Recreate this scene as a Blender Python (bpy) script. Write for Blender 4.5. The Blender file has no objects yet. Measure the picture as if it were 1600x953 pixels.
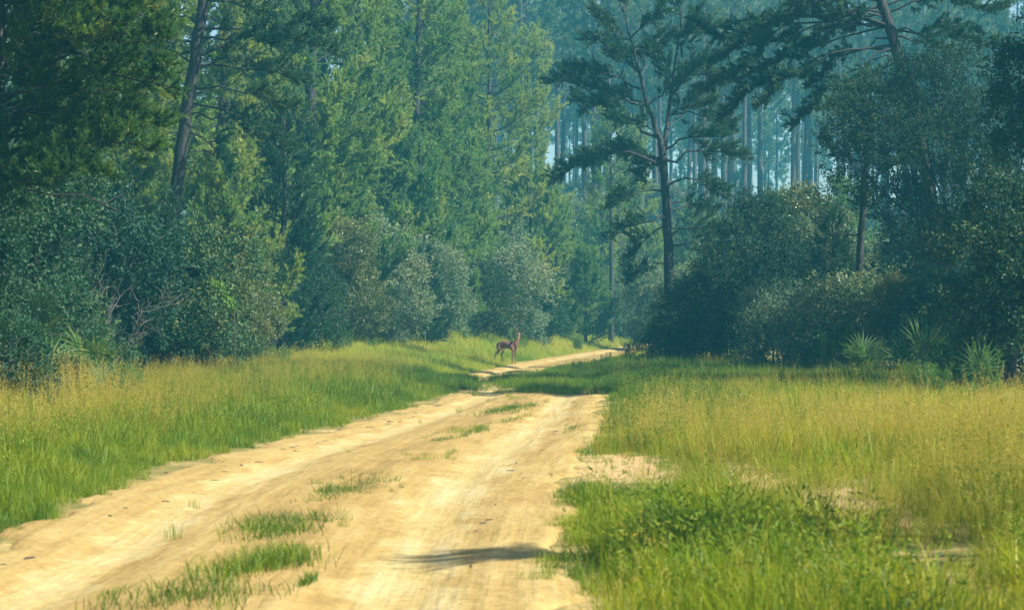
import bpy, math
import numpy as np
from mathutils import Vector

# ---------------------------------------------------------------- camera, sky, sun, exposure
SC = bpy.context.scene
FPX, HOR, CAMZ = 3720.0, 512.0, 1.8           # focal length in photo pixels, horizon row, eye height
cam_d = bpy.data.cameras.new('camera')
cam = bpy.data.objects.new('camera', cam_d)
SC.collection.objects.link(cam)
cam.location = (0, 0, CAMZ)
cam.rotation_euler = (math.radians(90) + (HOR - 476.5) / FPX, 0, 0)
cam_d.sensor_width = 36.0
cam_d.lens = FPX / 1600 * 36
cam_d.clip_start, cam_d.clip_end = 0.5, 6000
cam_d.dof.use_dof = True
cam_d.dof.focus_distance = 110
cam_d.dof.aperture_fstop = 4.5
SC.camera = cam

SUN_AZ, SUN_EL = math.radians(107), math.radians(46)   # azimuth clockwise from the view direction (+Y)
sun_dir = Vector((math.sin(SUN_AZ) * math.cos(SUN_EL), math.cos(SUN_AZ) * math.cos(SUN_EL), math.sin(SUN_EL)))
W = bpy.data.worlds.new('World'); SC.world = W; W.use_nodes = True
wn = W.node_tree.nodes; wl = W.node_tree.links
sky = wn.new('ShaderNodeTexSky'); sky.sky_type = 'NISHITA'; sky.sun_disc = False
sky.sun_elevation = SUN_EL; sky.sun_rotation = SUN_AZ
sky.air_density = 1.0; sky.dust_density = 0.8; sky.ozone_density = 1.5
bg = wn['Background']; bg.inputs['Strength'].default_value = 0.07
wl.new(sky.outputs['Color'], bg.inputs['Color'])

sun_d = bpy.data.lights.new('sun', 'SUN'); sun_d.energy = 5.0; sun_d.angle = math.radians(0.53)
sun_d.color = (1.0, 0.92, 0.77)
sun = bpy.data.objects.new('sun', sun_d); SC.collection.objects.link(sun)
sun.rotation_euler = (-sun_dir).to_track_quat('-Z', 'Y').to_euler()

vs = SC.view_settings
vs.view_transform = 'Standard'; vs.look = 'None'; vs.gamma = 1.0; vs.use_curve_mapping = False
vs.exposure = 1.25
cy = SC.cycles
cy.max_bounces = 6; cy.diffuse_bounces = 3; cy.glossy_bounces = 2; cy.transmission_bounces = 3
cy.transparent_max_bounces = 4; cy.volume_bounces = 1
cy.use_denoising = True
cy.caustics_reflective = False; cy.caustics_refractive = False
HAZE_DENSITY = 0.0009
HAZE_COLOR = (0.10, 0.60, 0.88)

# ---------------------------------------------------------------- small helpers
COL = SC.collection
TAU = 2 * math.pi


def R(seed):
    return np.random.default_rng(seed)


def unit(v):
    v = np.asarray(v, float)
    return v / np.maximum(np.linalg.norm(v, axis=-1, keepdims=True), 1e-9)


def vnoise(x, y, s, seed=0):
    """smooth value noise in 0..1"""
    x = np.asarray(x, float) / s + 1000.0 + seed * 17.3; y = np.asarray(y, float) / s + 1000.0 - seed * 9.1
    xi = np.floor(x); yi = np.floor(y); fx = x - xi; fy = y - yi
    fx = fx * fx * (3 - 2 * fx); fy = fy * fy * (3 - 2 * fy)
    h = lambda a, b: np.modf(np.abs(np.sin(a * 127.1 + b * 311.7 + seed * 74.7) * 43758.5453))[0]
    return (h(xi, yi) * (1 - fx) + h(xi + 1, yi) * fx) * (1 - fy) + (h(xi, yi + 1) * (1 - fx) + h(xi + 1, yi + 1) * fx) * fy


def sstep(a, b, x):
    t = np.clip((np.asarray(x, float) - a) / (b - a), 0, 1)
    return t * t * (3 - 2 * t)


def make_mesh(name, V, F, mats, tint=None, smooth=False, mat_index=None):
    V = np.asarray(V, np.float32); F = np.asarray(F, np.int32)
    me = bpy.data.meshes.new(name)
    me.vertices.add(len(V)); me.vertices.foreach_set('co', V.ravel())
    k = F.shape[1]
    me.loops.add(F.size); me.loops.foreach_set('vertex_index', F.ravel())
    me.polygons.add(len(F))
    me.polygons.foreach_set('loop_start', np.arange(0, F.size, k, dtype=np.int32))
    me.polygons.foreach_set('loop_total', np.full(len(F), k, np.int32))
    if smooth:
        me.polygons.foreach_set('use_smooth', np.ones(len(F), bool))
    if tint is not None:
        a = me.attributes.new('tint', 'FLOAT', 'POINT'); a.data.foreach_set('value', np.asarray(tint, np.float32))
    for m in (mats if isinstance(mats, (list, tuple)) else [mats]):
        me.materials.append(m)
    if mat_index is not None:
        me.polygons.foreach_set('material_index', np.asarray(mat_index, np.int32))
    me.update()
    return me


def obj(name, me, parent=None, loc=(0, 0, 0), rotz=0.0, scale=1.0):
    o = bpy.data.objects.new(name, me); COL.objects.link(o)
    o.location = loc; o.rotation_euler = (0, 0, rotz)
    o.scale = (scale,) * 3 if np.isscalar(scale) else scale
    if parent: o.parent = parent
    return o


def tag(o, label, cat, group=None):
    o['label'] = label; o['category'] = cat
    if group: o['group'] = group
    return o


def struct(o, kind='structure', label=None):
    o['kind'] = kind
    if label: o['label'] = label
    return o


class Geo:
    """collects vertices and triangles"""
    def __init__(s): s.V = []; s.F = []; s.T = []; s.n = 0

    def add(s, V, F, T=None):
        V = np.asarray(V, float).reshape(-1, 3); F = np.asarray(F, int)
        s.V.append(V); s.F.append(F + s.n); s.n += len(V)
        s.T.append(np.full(len(V), 0.5) if T is None else np.asarray(T, float))

    def tube(s, pts, rad, sides=6, T=None):
        pts = np.asarray(pts, float); n = len(pts); rad = np.broadcast_to(rad, (n,))
        d = np.gradient(pts, axis=0); d = unit(d)
        up = np.array([0.0, 0, 1]) if abs(d[0][2]) < 0.9 else np.array([1.0, 0, 0])
        a = unit(np.cross(d, up)); b = np.cross(d, a)
        th = np.arange(sides) / sides * TAU
        V = pts[:, None, :] + rad[:, None, None] * (np.cos(th)[None, :, None] * a[:, None, :] + np.sin(th)[None, :, None] * b[:, None, :])
        F = []
        for i in range(n - 1):
            for j in range(sides):
                p, q = i * sides + j, i * sides + (j + 1) % sides
                F += [(p, q, q + sides), (p, q + sides, p + sides)]
        for j in range(1, sides - 1): F.append(((n - 1) * sides, (n - 1) * sides + j, (n - 1) * sides + j + 1))
        s.add(V.reshape(-1, 3), F, None if T is None else np.full(n * sides, T))

    def mesh(s, name, mat, smooth=False):
        return make_mesh(name, np.concatenate(s.V), np.concatenate(s.F), mat, np.concatenate(s.T), smooth)


def perp(a, rng):
    r = rng.normal(size=a.shape)
    p = np.cross(a, r)
    return unit(p)


def needles(geo, O, A, L, rng, n=16, nl=0.14, nw=0.02, spread=0.6, tint0=0.5, tvar=0.25):
    """bottle-brush sprays of needles: origins O, unit axes A, lengths L"""
    O = np.asarray(O); A = unit(A); L = np.asarray(L); m = len(O)
    t = rng.random((m, n)) ** 0.8
    P = O[:, None] + A[:, None] * (t * L[:, None])[..., None]
    Ab = np.repeat(A[:, None], n, 1)
    rad = perp(Ab, rng)
    c = spread * (0.3 + 1.6 * rng.random((m, n)))
    D = unit(Ab + rad * c[..., None] + np.array([0, 0, 0.12]))
    side = perp(D, rng)
    ln = nl * (0.7 + 0.6 * rng.random((m, n)))
    V = np.stack([P - side * nw / 2, P + side * nw / 2, P + D * ln[..., None]], 2).reshape(-1, 3)
    F = np.arange(len(V)).reshape(-1, 3)
    tt = tint0 + tvar * (rng.random((m, 1)) - 0.5) * 2 + 0.12 * (rng.random((m, n)) - 0.5)
    geo.add(V, F, np.repeat(np.clip(tt, 0, 1).ravel(), 3))


def leaves(geo, P, D, rng, ln=0.09, wd=0.04, tint0=0.5, tvar=0.3, flat=0.4):
    """folded diamond leaves at P pointing along D"""
    m = len(P); D = unit(D)
    up = np.array([0, 0, 1.0]) * flat + rng.normal(size=(m, 3)) * 0.6
    S = unit(np.cross(D, up)); N = np.cross(S, D)
    l = (ln * (0.65 + 0.7 * rng.random(m)))[:, None]; w = (wd * (0.7 + 0.6 * rng.random(m)))[:, None]
    mid = P + D * l * 0.45
    V = np.stack([P, mid + S * w * 0.5 + N * w * 0.18, P + D * l, mid - S * w * 0.5 + N * w * 0.18], 1).reshape(-1, 3)
    b = np.arange(m)[:, None] * 4
    F = np.concatenate([b + [0, 1, 2], b + [0, 2, 3]])
    geo.add(V, F, np.repeat(np.clip(tint0 + tvar * (rng.random(m) - 0.5) * 2, 0, 1), 4))


# ---------------------------------------------------------------- materials
def new_mat(name):
    m = bpy.data.materials.new(name); m.use_nodes = True
    nt = m.node_tree; nt.nodes.clear()
    out = nt.nodes.new('ShaderNodeOutputMaterial')
    return m, nt, out


def ramp(nt, fac, stops):
    r = nt.nodes.new('ShaderNodeValToRGB')
    el = r.color_ramp.elements
    while len(el) < len(stops): el.new(0.5)
    for e, (p, c) in zip(el, stops):
        e.position = p; e.color = (*c, 1)
    nt.links.new(fac, r.inputs['Fac'])
    return r.outputs['Color']


def math_node(nt, op, a, b=None):
    n = nt.nodes.new('ShaderNodeMath'); n.operation = op
    for i, v in enumerate((a, b)):
        if v is None: continue
        if isinstance(v, (int, float)): n.inputs[i].default_value = v
        else: nt.links.new(v, n.inputs[i])
    return n.outputs[0]


def leaf_mat(name, stops, transl=0.4, rough=0.5, spec=0.3, warm=(1.25, 1.2, 0.6), inst=False, per_obj=0.25):
    """leaf colours by a per-leaf tint, shifted a little for each plant"""
    m, nt, out = new_mat(name)
    at = nt.nodes.new('ShaderNodeAttribute'); at.attribute_name = 'tint'
    fac = at.outputs['Fac']
    oi = nt.nodes.new('ShaderNodeObjectInfo')
    if inst:
        ai = nt.nodes.new('ShaderNodeAttribute'); ai.attribute_type = 'INSTANCER'; ai.attribute_name = 'ptint'
        fac = math_node(nt, 'ADD', math_node(nt, 'MULTIPLY', math_node(nt, 'SUBTRACT', fac, 0.5), 0.45), ai.outputs['Fac'])
    elif per_obj:
        fac = math_node(nt, 'ADD', fac, math_node(nt, 'MULTIPLY', math_node(nt, 'SUBTRACT', oi.outputs['Random'], 0.5), per_obj))
    col = ramp(nt, fac, stops)
    p = nt.nodes.new('ShaderNodeBsdfPrincipled')
    nt.links.new(col, p.inputs['Base Color'])
    p.inputs['Roughness'].default_value = rough
    p.inputs['Specular IOR Level'].default_value = spec
    tr = nt.nodes.new('ShaderNodeBsdfTranslucent')
    mx = nt.nodes.new('ShaderNodeMix'); mx.data_type = 'RGBA'; mx.blend_type = 'MULTIPLY'; mx.inputs[0].default_value = 1.0
    nt.links.new(col, mx.inputs[6]); mx.inputs[7].default_value = (*warm, 1)
    nt.links.new(mx.outputs[2], tr.inputs['Color'])
    ms = nt.nodes.new('ShaderNodeMixShader'); ms.inputs[0].default_value = transl
    nt.links.new(p.outputs[0], ms.inputs[1]); nt.links.new(tr.outputs[0], ms.inputs[2])
    nt.links.new(ms.outputs[0], out.inputs['Surface'])
    return m


def bark_mat(name, c0, c1, scale=6.0):
    m, nt, out = new_mat(name)
    tc = nt.nodes.new('ShaderNodeTexCoord')
    mp = nt.nodes.new('ShaderNodeMapping'); mp.inputs['Scale'].default_value = (scale, scale, scale * 0.28)
    nt.links.new(tc.outputs['Object'], mp.inputs['Vector'])
    vo = nt.nodes.new('ShaderNodeTexVoronoi'); vo.inputs['Scale'].default_value = 2.2
    nt.links.new(mp.outputs[0], vo.inputs['Vector'])
    no = nt.nodes.new('ShaderNodeTexNoise'); no.inputs['Scale'].default_value = 1.6; no.inputs['Detail'].default_value = 6
    nt.links.new(mp.outputs[0], no.inputs['Vector'])
    f = math_node(nt, 'MULTIPLY', vo.outputs['Distance'], no.outputs['Fac'])
    col = ramp(nt, f, [(0.1, c0), (0.5, c1)])
    p = nt.nodes.new('ShaderNodeBsdfPrincipled'); p.inputs['Roughness'].default_value = 0.9
    nt.links.new(col, p.inputs['Base Color'])
    bm = nt.nodes.new('ShaderNodeBump'); bm.inputs['Strength'].default_value = 0.7; bm.inputs['Distance'].default_value = 0.03
    nt.links.new(f, bm.inputs['Height']); nt.links.new(bm.outputs[0], p.inputs['Normal'])
    nt.links.new(p.outputs[0], out.inputs['Surface'])
    return m


M_PINE = leaf_mat('pine_needles', [(0.0, (0.05, 0.155, 0.075)), (0.5, (0.155, 0.285, 0.085)), (1.0, (0.36, 0.42, 0.10))], 0.5, 0.45, 0.4, per_obj=0.4)
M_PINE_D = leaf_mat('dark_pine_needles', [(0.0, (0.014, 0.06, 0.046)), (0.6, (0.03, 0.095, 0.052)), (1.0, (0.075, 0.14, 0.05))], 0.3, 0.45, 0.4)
M_PINE_B = leaf_mat('bright_pine_needles', [(0.0, (0.025, 0.08, 0.035)), (0.4, (0.055, 0.13, 0.03)), (0.7, (0.12, 0.20, 0.035)), (0.85, (0.16, 0.22, 0.04)), (1.0, (0.20, 0.14, 0.05))], 0.45, 0.45, 0.4)
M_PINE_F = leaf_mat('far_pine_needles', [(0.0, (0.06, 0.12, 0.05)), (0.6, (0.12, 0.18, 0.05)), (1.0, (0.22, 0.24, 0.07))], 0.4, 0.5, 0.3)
M_LEAF = leaf_mat('shrub_leaves', [(0.0, (0.016, 0.065, 0.042)), (0.45, (0.035, 0.10, 0.055)), (0.85, (0.10, 0.165, 0.06)), (1.0, (0.20, 0.20, 0.055))], 0.3, 0.6, 0.15, per_obj=0.5)
M_LEAF_G = leaf_mat('greyish_leaves', [(0.0, (0.065, 0.13, 0.085)), (0.6, (0.15, 0.23, 0.14)), (1.0, (0.36, 0.36, 0.19))], 0.3, 0.6, 0.2)
M_LEAF_Y = leaf_mat('yellowing_leaves', [(0.0, (0.06, 0.10, 0.04)), (0.6, (0.13, 0.17, 0.06)), (1.0, (0.32, 0.27, 0.07))], 0.35, 0.4, 0.5)
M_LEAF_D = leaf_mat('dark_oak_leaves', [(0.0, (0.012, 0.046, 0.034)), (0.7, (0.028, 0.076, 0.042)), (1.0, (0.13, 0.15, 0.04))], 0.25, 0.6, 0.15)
M_FENNEL = leaf_mat('feathery_green', [(0.0, (0.06, 0.15, 0.04)), (1.0, (0.15, 0.28, 0.05))], 0.45, 0.5, 0.3)
M_PALM = leaf_mat('palm_fan', [(0.0, (0.03, 0.09, 0.035)), (0.6, (0.07, 0.14, 0.04)), (1.0, (0.17, 0.20, 0.05))], 0.35, 0.55, 0.2)
M_BARK = bark_mat('pine_bark', (0.014, 0.015, 0.016), (0.048, 0.046, 0.044))
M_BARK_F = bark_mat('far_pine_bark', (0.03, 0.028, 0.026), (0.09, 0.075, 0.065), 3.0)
M_TWIG = bark_mat('grey_twig', (0.045, 0.045, 0.042), (0.15, 0.145, 0.13), 10)
GREEN = [(0.0, (0.035, 0.09, 0.010)), (0.3, (0.085, 0.165, 0.012)), (0.6, (0.18, 0.26, 0.014)), (1.0, (0.35, 0.34, 0.028))]
STRAW = [(0.0, (0.05, 0.115, 0.012)), (0.3, (0.12, 0.18, 0.016)), (0.6, (0.25, 0.27, 0.022)), (1.0, (0.46, 0.37, 0.06))]
M_GRASS = leaf_mat('green_grass_blades', GREEN, 0.45, 0.5, 0.25, (1.2, 1.25, 0.5), inst=True)
M_STRAW = leaf_mat('tall_grass_stems', STRAW, 0.45, 0.6, 0.2, (1.2, 1.15, 0.6), inst=True)
M_SEED = leaf_mat('seed_heads', [(0.0, (0.17, 0.17, 0.035)), (0.4, (0.36, 0.31, 0.05)), (0.75, (0.52, 0.43, 0.09)), (1.0, (0.52, 0.34, 0.13))], 0.4, 0.7, 0.1, (1.1, 1.05, 0.8), inst=True)
M_MEADOW = leaf_mat('meadow_grass_blades', [(0.0, (0.13, 0.24, 0.03)), (0.45, (0.37, 0.42, 0.045)), (0.75, (0.50, 0.46, 0.08)), (1.0, (0.50, 0.40, 0.14))], 0.5, 0.6, 0.2, (1.15, 1.2, 0.6), inst=True)
M_TUFT = leaf_mat('track_grass', GREEN, 0.45, 0.5, 0.25, (1.2, 1.25, 0.5))

# ---------------------------------------------------------------- terrain and road
RY = np.array([4, 8, 15, 19.5, 26, 33, 37.6, 45, 52, 65, 75, 88, 100, 115, 135, 160, 200, 260], float)
RXL = np.array([-4.2, -4.3, -4.3, -4.25, -4.4, -4.1, -3.65, -2.9, -2.3, -1.5, -1.75, -1.95, -1.15, 0.0, 3.4, 7.9, 16, 30])
RXR = np.array([0.2, 0.25, 0.33, 0.36, 0.55, 0.95, 1.3, 1.65, 1.95, 2.55, 2.4, 1.6, 2.2, 4.0, 7.4, 12.2, 21, 35])
XL = lambda y: np.interp(y, RY, RXL)
XR = lambda y: np.interp(y, RY, RXR)
FLY = [0, 15, 30, 45, 60, 80, 100, 115, 130, 150, 175, 200, 260]
FLX = [-14, -10, -8.6, -8.6, -10.3, -10.2, -8.4, -7.0, -6.0, -2.0, 6.0, 12.0, 26]
FRY = [0, 15, 30, 50, 70, 85, 100, 110, 130, 160, 200, 260]
FRX = [8, 8, 10, 11.5, 10.5, 9, 7, 6.8, 10, 15, 23, 38]
XFL = lambda y: np.interp(y, FLY, FLX)
XFR = lambda y: np.interp(y, FRY, FRX)


def H(x, y):
    x = np.asarray(x, float); y = np.asarray(y, float)
    xl = XL(y)
    z = 0.012 * np.clip(y - 112, 0, 300)
    z = z + 0.28 * sstep(0.1, 4.0, xl - x) * (1 - sstep(95, 120, y))
    z = z + 1.6 * sstep(0.8, 8.5, xl - x) * sstep(88, 125, y)
    z = z + 7.0 * sstep(175, 300, y)                      # low ridge carrying the far pines
    z = z + 0.15 * sstep(0.2, 4.0, x - XR(y))
    z = z + 0.10 * (vnoise(x, y, 3.1, 3) - 0.5) * sstep(0.2, 1.5, np.maximum(xl - x, x - XR(y)))
    return z


def G(px, y, dz=0.0):
    """ground point under photo column px at distance y"""
    x = (px - 800.0) / FPX * y
    return np.array([x, y, float(H(x, y)) + dz])


def PT(px, py, y):
    """point seen at photo pixel (px, py) at distance y"""
    return np.array([(px - 800.0) / FPX * y, y, CAMZ + (HOR - py) / FPX * y])


HOLES = [(3.2, 23.2, 0.5, 2.6), (2.75, 28.0, 0.45, 2.6), (2.9, 17.2, 0.3, 1.2), (1.5, 30.5, 0.7, 3.4)]


def sand_hole(x, y, left=None):
    """bare sandy openings in the near right-hand field"""
    o = np.zeros(np.shape(x))
    for cx, cy, rx, ry in HOLES:
        d = np.hypot((x - cx) / rx, (y - cy) / ry) + 0.9 * (vnoise(x, y, 0.45, 61) - 0.5) + 0.5 * (vnoise(x, y, 0.18, 63) - 0.5)
        o = np.maximum(o, 1 - sstep(0.75, 1.1, d))
    return o


def worn(x, y):
    """thin low growth round the openings"""
    o = np.zeros(np.shape(x))
    for cx, cy, rx, ry in HOLES:
        d = np.hypot((x - cx) / (rx * 1.25), (y - cy + 2.0) / (ry + 2.6)) + 0.5 * (vnoise(x, y, 0.6, 62) - 0.5)
        o = np.maximum(o, 1 - sstep(0.7, 1.15, d))
    return o


def grid_faces(nx, ny):
    i, j = np.meshgrid(np.arange(nx - 1), np.arange(ny - 1), indexing='ij')
    a = (i * ny + j).ravel()
    return np.stack([a, a + ny, a + ny + 1, a + 1], 1)


def ground():
    ys = np.concatenate([[-640, -300, -60, -10, 0], np.linspace(6, 40, 120), np.linspace(40.5, 130, 180), np.linspace(132, 260, 50), [300, 350, 420, 530, 640]])
    xs = np.concatenate([[-640, -400, -200, -120, -80, -50], np.linspace(-36, -14, 16), np.linspace(-13, 13, 100), np.linspace(14, 44, 22), [60, 90, 150, 250, 400, 640]])
    X, Y = np.meshgrid(xs, ys, indexing='ij')
    Z = H(X, Y)
    inroad = np.minimum(X - XL(Y), XR(Y) - X)
    Z = Z - 0.14 * sstep(0.15, 0.7, inroad) * ((Y > 2) & (Y < 250))
    me = make_mesh('ground', np.stack([X, Y, Z], -1).reshape(-1, 3), grid_faces(len(xs), len(ys)), M_SOIL, smooth=True)
    a = me.attributes.new('sand', 'FLOAT', 'POINT'); a.data.foreach_set('value', sand_hole(X, Y).astype(np.float32).ravel())
    struct(obj('ground', me), label='sandy woodland floor under grass and trees')


def road():
    ts = np.linspace(-0.28, 1.28, 90)
    ys = np.concatenate([np.linspace(4, 40, 260), np.linspace(40.3, 120, 240), np.linspace(121, 240, 100)])
    T, Y = np.meshgrid(ts, ys, indexing='ij')
    wl_, wr_ = XL(Y), XR(Y)
    X = wl_ + (wr_ - wl_) * T
    base = 0.012 * np.clip(Y - 112, 0, 300) + 7.0 * sstep(175, 300, Y)
    e = np.minimum(X - wl_, wr_ - X)
    e = e + 0.55 * (vnoise(X, Y, 1.3, 5) - 0.5) + 0.35 * (vnoise(X, Y, 0.45, 6) - 0.5)
    z = base + 0.035
    for c, w, d in ((0.22, 0.10, 0.085), (0.74, 0.11, 0.085)):
        z = z - d * np.exp(-((T - c) / w) ** 2)
    z = z + 0.018 * (vnoise(T * 26 + 0.6 * vnoise(X * 0, Y, 5, 2), Y * 0.25, 1.0, 8) - 0.5) + 0.012 * (vnoise(X, Y, 0.3, 9) - 0.5)
    hz = H(X, Y)
    z = z - 0.30 * sstep(0.12, -0.55, e)
    z = np.where(e < -0.1, np.minimum(z, hz - 0.03 + 0.12 * sstep(-0.5, -0.1, e)), z)
    me = make_mesh('dirt_road', np.stack([X, Y, z], -1).reshape(-1, 3), grid_faces(len(ts), len(ys)), M_SAND, smooth=True)
    uv = me.attributes.new('lane', 'FLOAT_VECTOR', 'POINT')
    uv.data.foreach_set('vector', np.stack([T, Y, 0 * T], -1).astype(np.float32).ravel())
    struct(obj('dirt_road', me), label='pale sandy two-track road curving into the wood')


def sand_mat():
    m, nt, out = new_mat('road_sand')
    at = nt.nodes.new('ShaderNodeAttribute'); at.attribute_name = 'lane'
    tc = nt.nodes.new('ShaderNodeTexCoord')
    mp = nt.nodes.new('ShaderNodeMapping'); mp.inputs['Scale'].default_value = (16, 0.25, 1)
    nt.links.new(at.outputs['Vector'], mp.inputs['Vector'])
    streak = nt.nodes.new('ShaderNodeTexNoise'); streak.inputs['Scale'].default_value = 1.0; streak.inputs['Detail'].default_value = 4
    nt.links.new(mp.outputs[0], streak.inputs['Vector'])
    big = nt.nodes.new('ShaderNodeTexNoise'); big.inputs['Scale'].default_value = 0.8; big.inputs['Detail'].default_value = 5
    nt.links.new(tc.outputs['Object'], big.inputs['Vector'])
    fine = nt.nodes.new('ShaderNodeTexNoise'); fine.inputs['Scale'].default_value = 9; fine.inputs['Detail'].default_value = 6
    nt.links.new(tc.outputs['Object'], fine.inputs['Vector'])
    mp2 = nt.nodes.new('ShaderNodeMapping'); mp2.inputs['Scale'].default_value = (60, 0.30, 1)
    nt.links.new(at.outputs['Vector'], mp2.inputs['Vector'])
    tread = nt.nodes.new('ShaderNodeTexNoise'); tread.inputs['Scale'].default_value = 1.0; tread.inputs['Detail'].default_value = 5
    nt.links.new(mp2.outputs[0], tread.inputs['Vector'])
    sx = nt.nodes.new('ShaderNodeSeparateXYZ'); nt.links.new(at.outputs['Vector'], sx.inputs[0])
    wob = nt.nodes.new('ShaderNodeTexNoise'); wob.inputs['Scale'].default_value = 0.55; wob.inputs['Detail'].default_value = 6; wob.inputs['Roughness'].default_value = 0.7
    nt.links.new(tc.outputs['Object'], wob.inputs['Vector'])
    across = math_node(nt, 'ADD', sx.outputs[0], math_node(nt, 'MULTIPLY', math_node(nt, 'SUBTRACT', wob.outputs['Fac'], 0.5), 0.30))
    lane = ramp(nt, across, [(p_, (v_,) * 3) for p_, v_ in ((0, .35), (.10, .5), (.145, .3), (.175, .85), (.275, .95), (.305, .35), (.36, .45), (.5, .08), (.60, .35), (.655, .3), (.69, .85), (.81, 1.0), (.845, .4), (.95, .5))])
    f = math_node(nt, 'ADD', math_node(nt, 'MULTIPLY', lane, 0.40), math_node(nt, 'MULTIPLY', streak.outputs['Fac'], 0.50))
    f = math_node(nt, 'ADD', f, math_node(nt, 'MULTIPLY', big.outputs['Fac'], 0.35))
    f = math_node(nt, 'ADD', f, math_node(nt, 'MULTIPLY', tread.outputs['Fac'], 0.26))
    f = math_node(nt, 'SUBTRACT', f, 0.24)
    col = ramp(nt, f, [(0.2, (0.20, 0.135, 0.05)), (0.42, (0.32, 0.225, 0.08)), (0.62, (0.385, 0.295, 0.12)), (0.85, (0.46, 0.385, 0.205))])
    mx = nt.nodes.new('ShaderNodeMix'); mx.data_type = 'RGBA'; mx.blend_type = 'MULTIPLY'
    mx.inputs[0].default_value = 0.5
    nt.links.new(col, mx.inputs[6])
    nt.links.new(ramp(nt, fine.outputs['Fac'], [(0.3, (0.6, 0.57, 0.5)), (0.62, (1, 1, 1))]), mx.inputs[7])
    p = nt.nodes.new('ShaderNodeBsdfPrincipled'); p.inputs['Roughness'].default_value = 0.95
    p.inputs['Specular IOR Level'].default_value = 0.1
    nt.links.new(mx.outputs[2], p.inputs['Base Color'])
    bm = nt.nodes.new('ShaderNodeBump'); bm.inputs['Strength'].default_value = 0.8; bm.inputs['Distance'].default_value = 0.04
    hh = math_node(nt, 'ADD', fine.outputs['Fac'], math_node(nt, 'ADD', math_node(nt, 'MULTIPLY', streak.outputs['Fac'], 1.2), math_node(nt, 'MULTIPLY', tread.outputs['Fac'], 0.35)))
    nt.links.new(hh, bm.inputs['Height']); nt.links.new(bm.outputs[0], p.inputs['Normal'])
    nt.links.new(p.outputs[0], out.inputs['Surface'])
    return m


def soil_mat():
    m, nt, out = new_mat('woodland_soil')
    tc = nt.nodes.new('ShaderNodeTexCoord')
    n1 = nt.nodes.new('ShaderNodeTexNoise'); n1.inputs['Scale'].default_value = 0.9; n1.inputs['Detail'].default_value = 8
    nt.links.new(tc.outputs['Object'], n1.inputs['Vector'])
    n2 = nt.nodes.new('ShaderNodeTexNoise'); n2.inputs['Scale'].default_value = 12; n2.inputs['Detail'].default_value = 5
    nt.links.new(tc.outputs['Object'], n2.inputs['Vector'])
    f = math_node(nt, 'ADD', math_node(nt, 'MULTIPLY', n1.outputs['Fac'], 0.6), math_node(nt, 'MULTIPLY', n2.outputs['Fac'], 0.4))
    col = ramp(nt, f, [(0.3, (0.07, 0.09, 0.025)), (0.5, (0.20, 0.17, 0.06)), (0.68, (0.46, 0.33, 0.15))])
    sa = nt.nodes.new('ShaderNodeAttribute'); sa.attribute_name = 'sand'
    mx = nt.nodes.new('ShaderNodeMix'); mx.data_type = 'RGBA'
    nt.links.new(sa.outputs['Fac'], mx.inputs[0]); nt.links.new(col, mx.inputs[6])
    nt.links.new(ramp(nt, n2.outputs['Fac'], [(0.35, (0.30, 0.20, 0.09)), (0.6, (0.46, 0.34, 0.17))]), mx.inputs[7])
    col = mx.outputs[2]
    p = nt.nodes.new('ShaderNodeBsdfPrincipled'); p.inputs['Roughness'].default_value = 1.0
    p.inputs['Specular IOR Level'].default_value = 0.05
    nt.links.new(col, p.inputs['Base Color'])
    bm = nt.nodes.new('ShaderNodeBump'); bm.inputs['Strength'].default_value = 0.6; bm.inputs['Distance'].default_value = 0.05
    nt.links.new(n2.outputs['Fac'], bm.inputs['Height']); nt.links.new(bm.outputs[0], p.inputs['Normal'])
    nt.links.new(p.outputs[0], out.inputs['Surface'])
    return m


M_SAND = sand_mat(); M_SOIL = soil_mat()
ground(); road()


# ---------------------------------------------------------------- tree builders
def curve(p0, p1, rng, n=6, sag=0.0, wob=0.06):
    p0 = np.asarray(p0, float); p1 = np.asarray(p1, float)
    t = np.linspace(0, 1, n)[:, None]
    L = np.linalg.norm(p1 - p0)
    w = rng.normal(size=(n, 3)) * wob * L; w[0] = 0; w[-1] *= 0.3
    P = p0 + (p1 - p0) * t + w
    P[:, 2] += sag * L * (4 * t[:, 0] * (1 - t[:, 0]))
    return P


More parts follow.
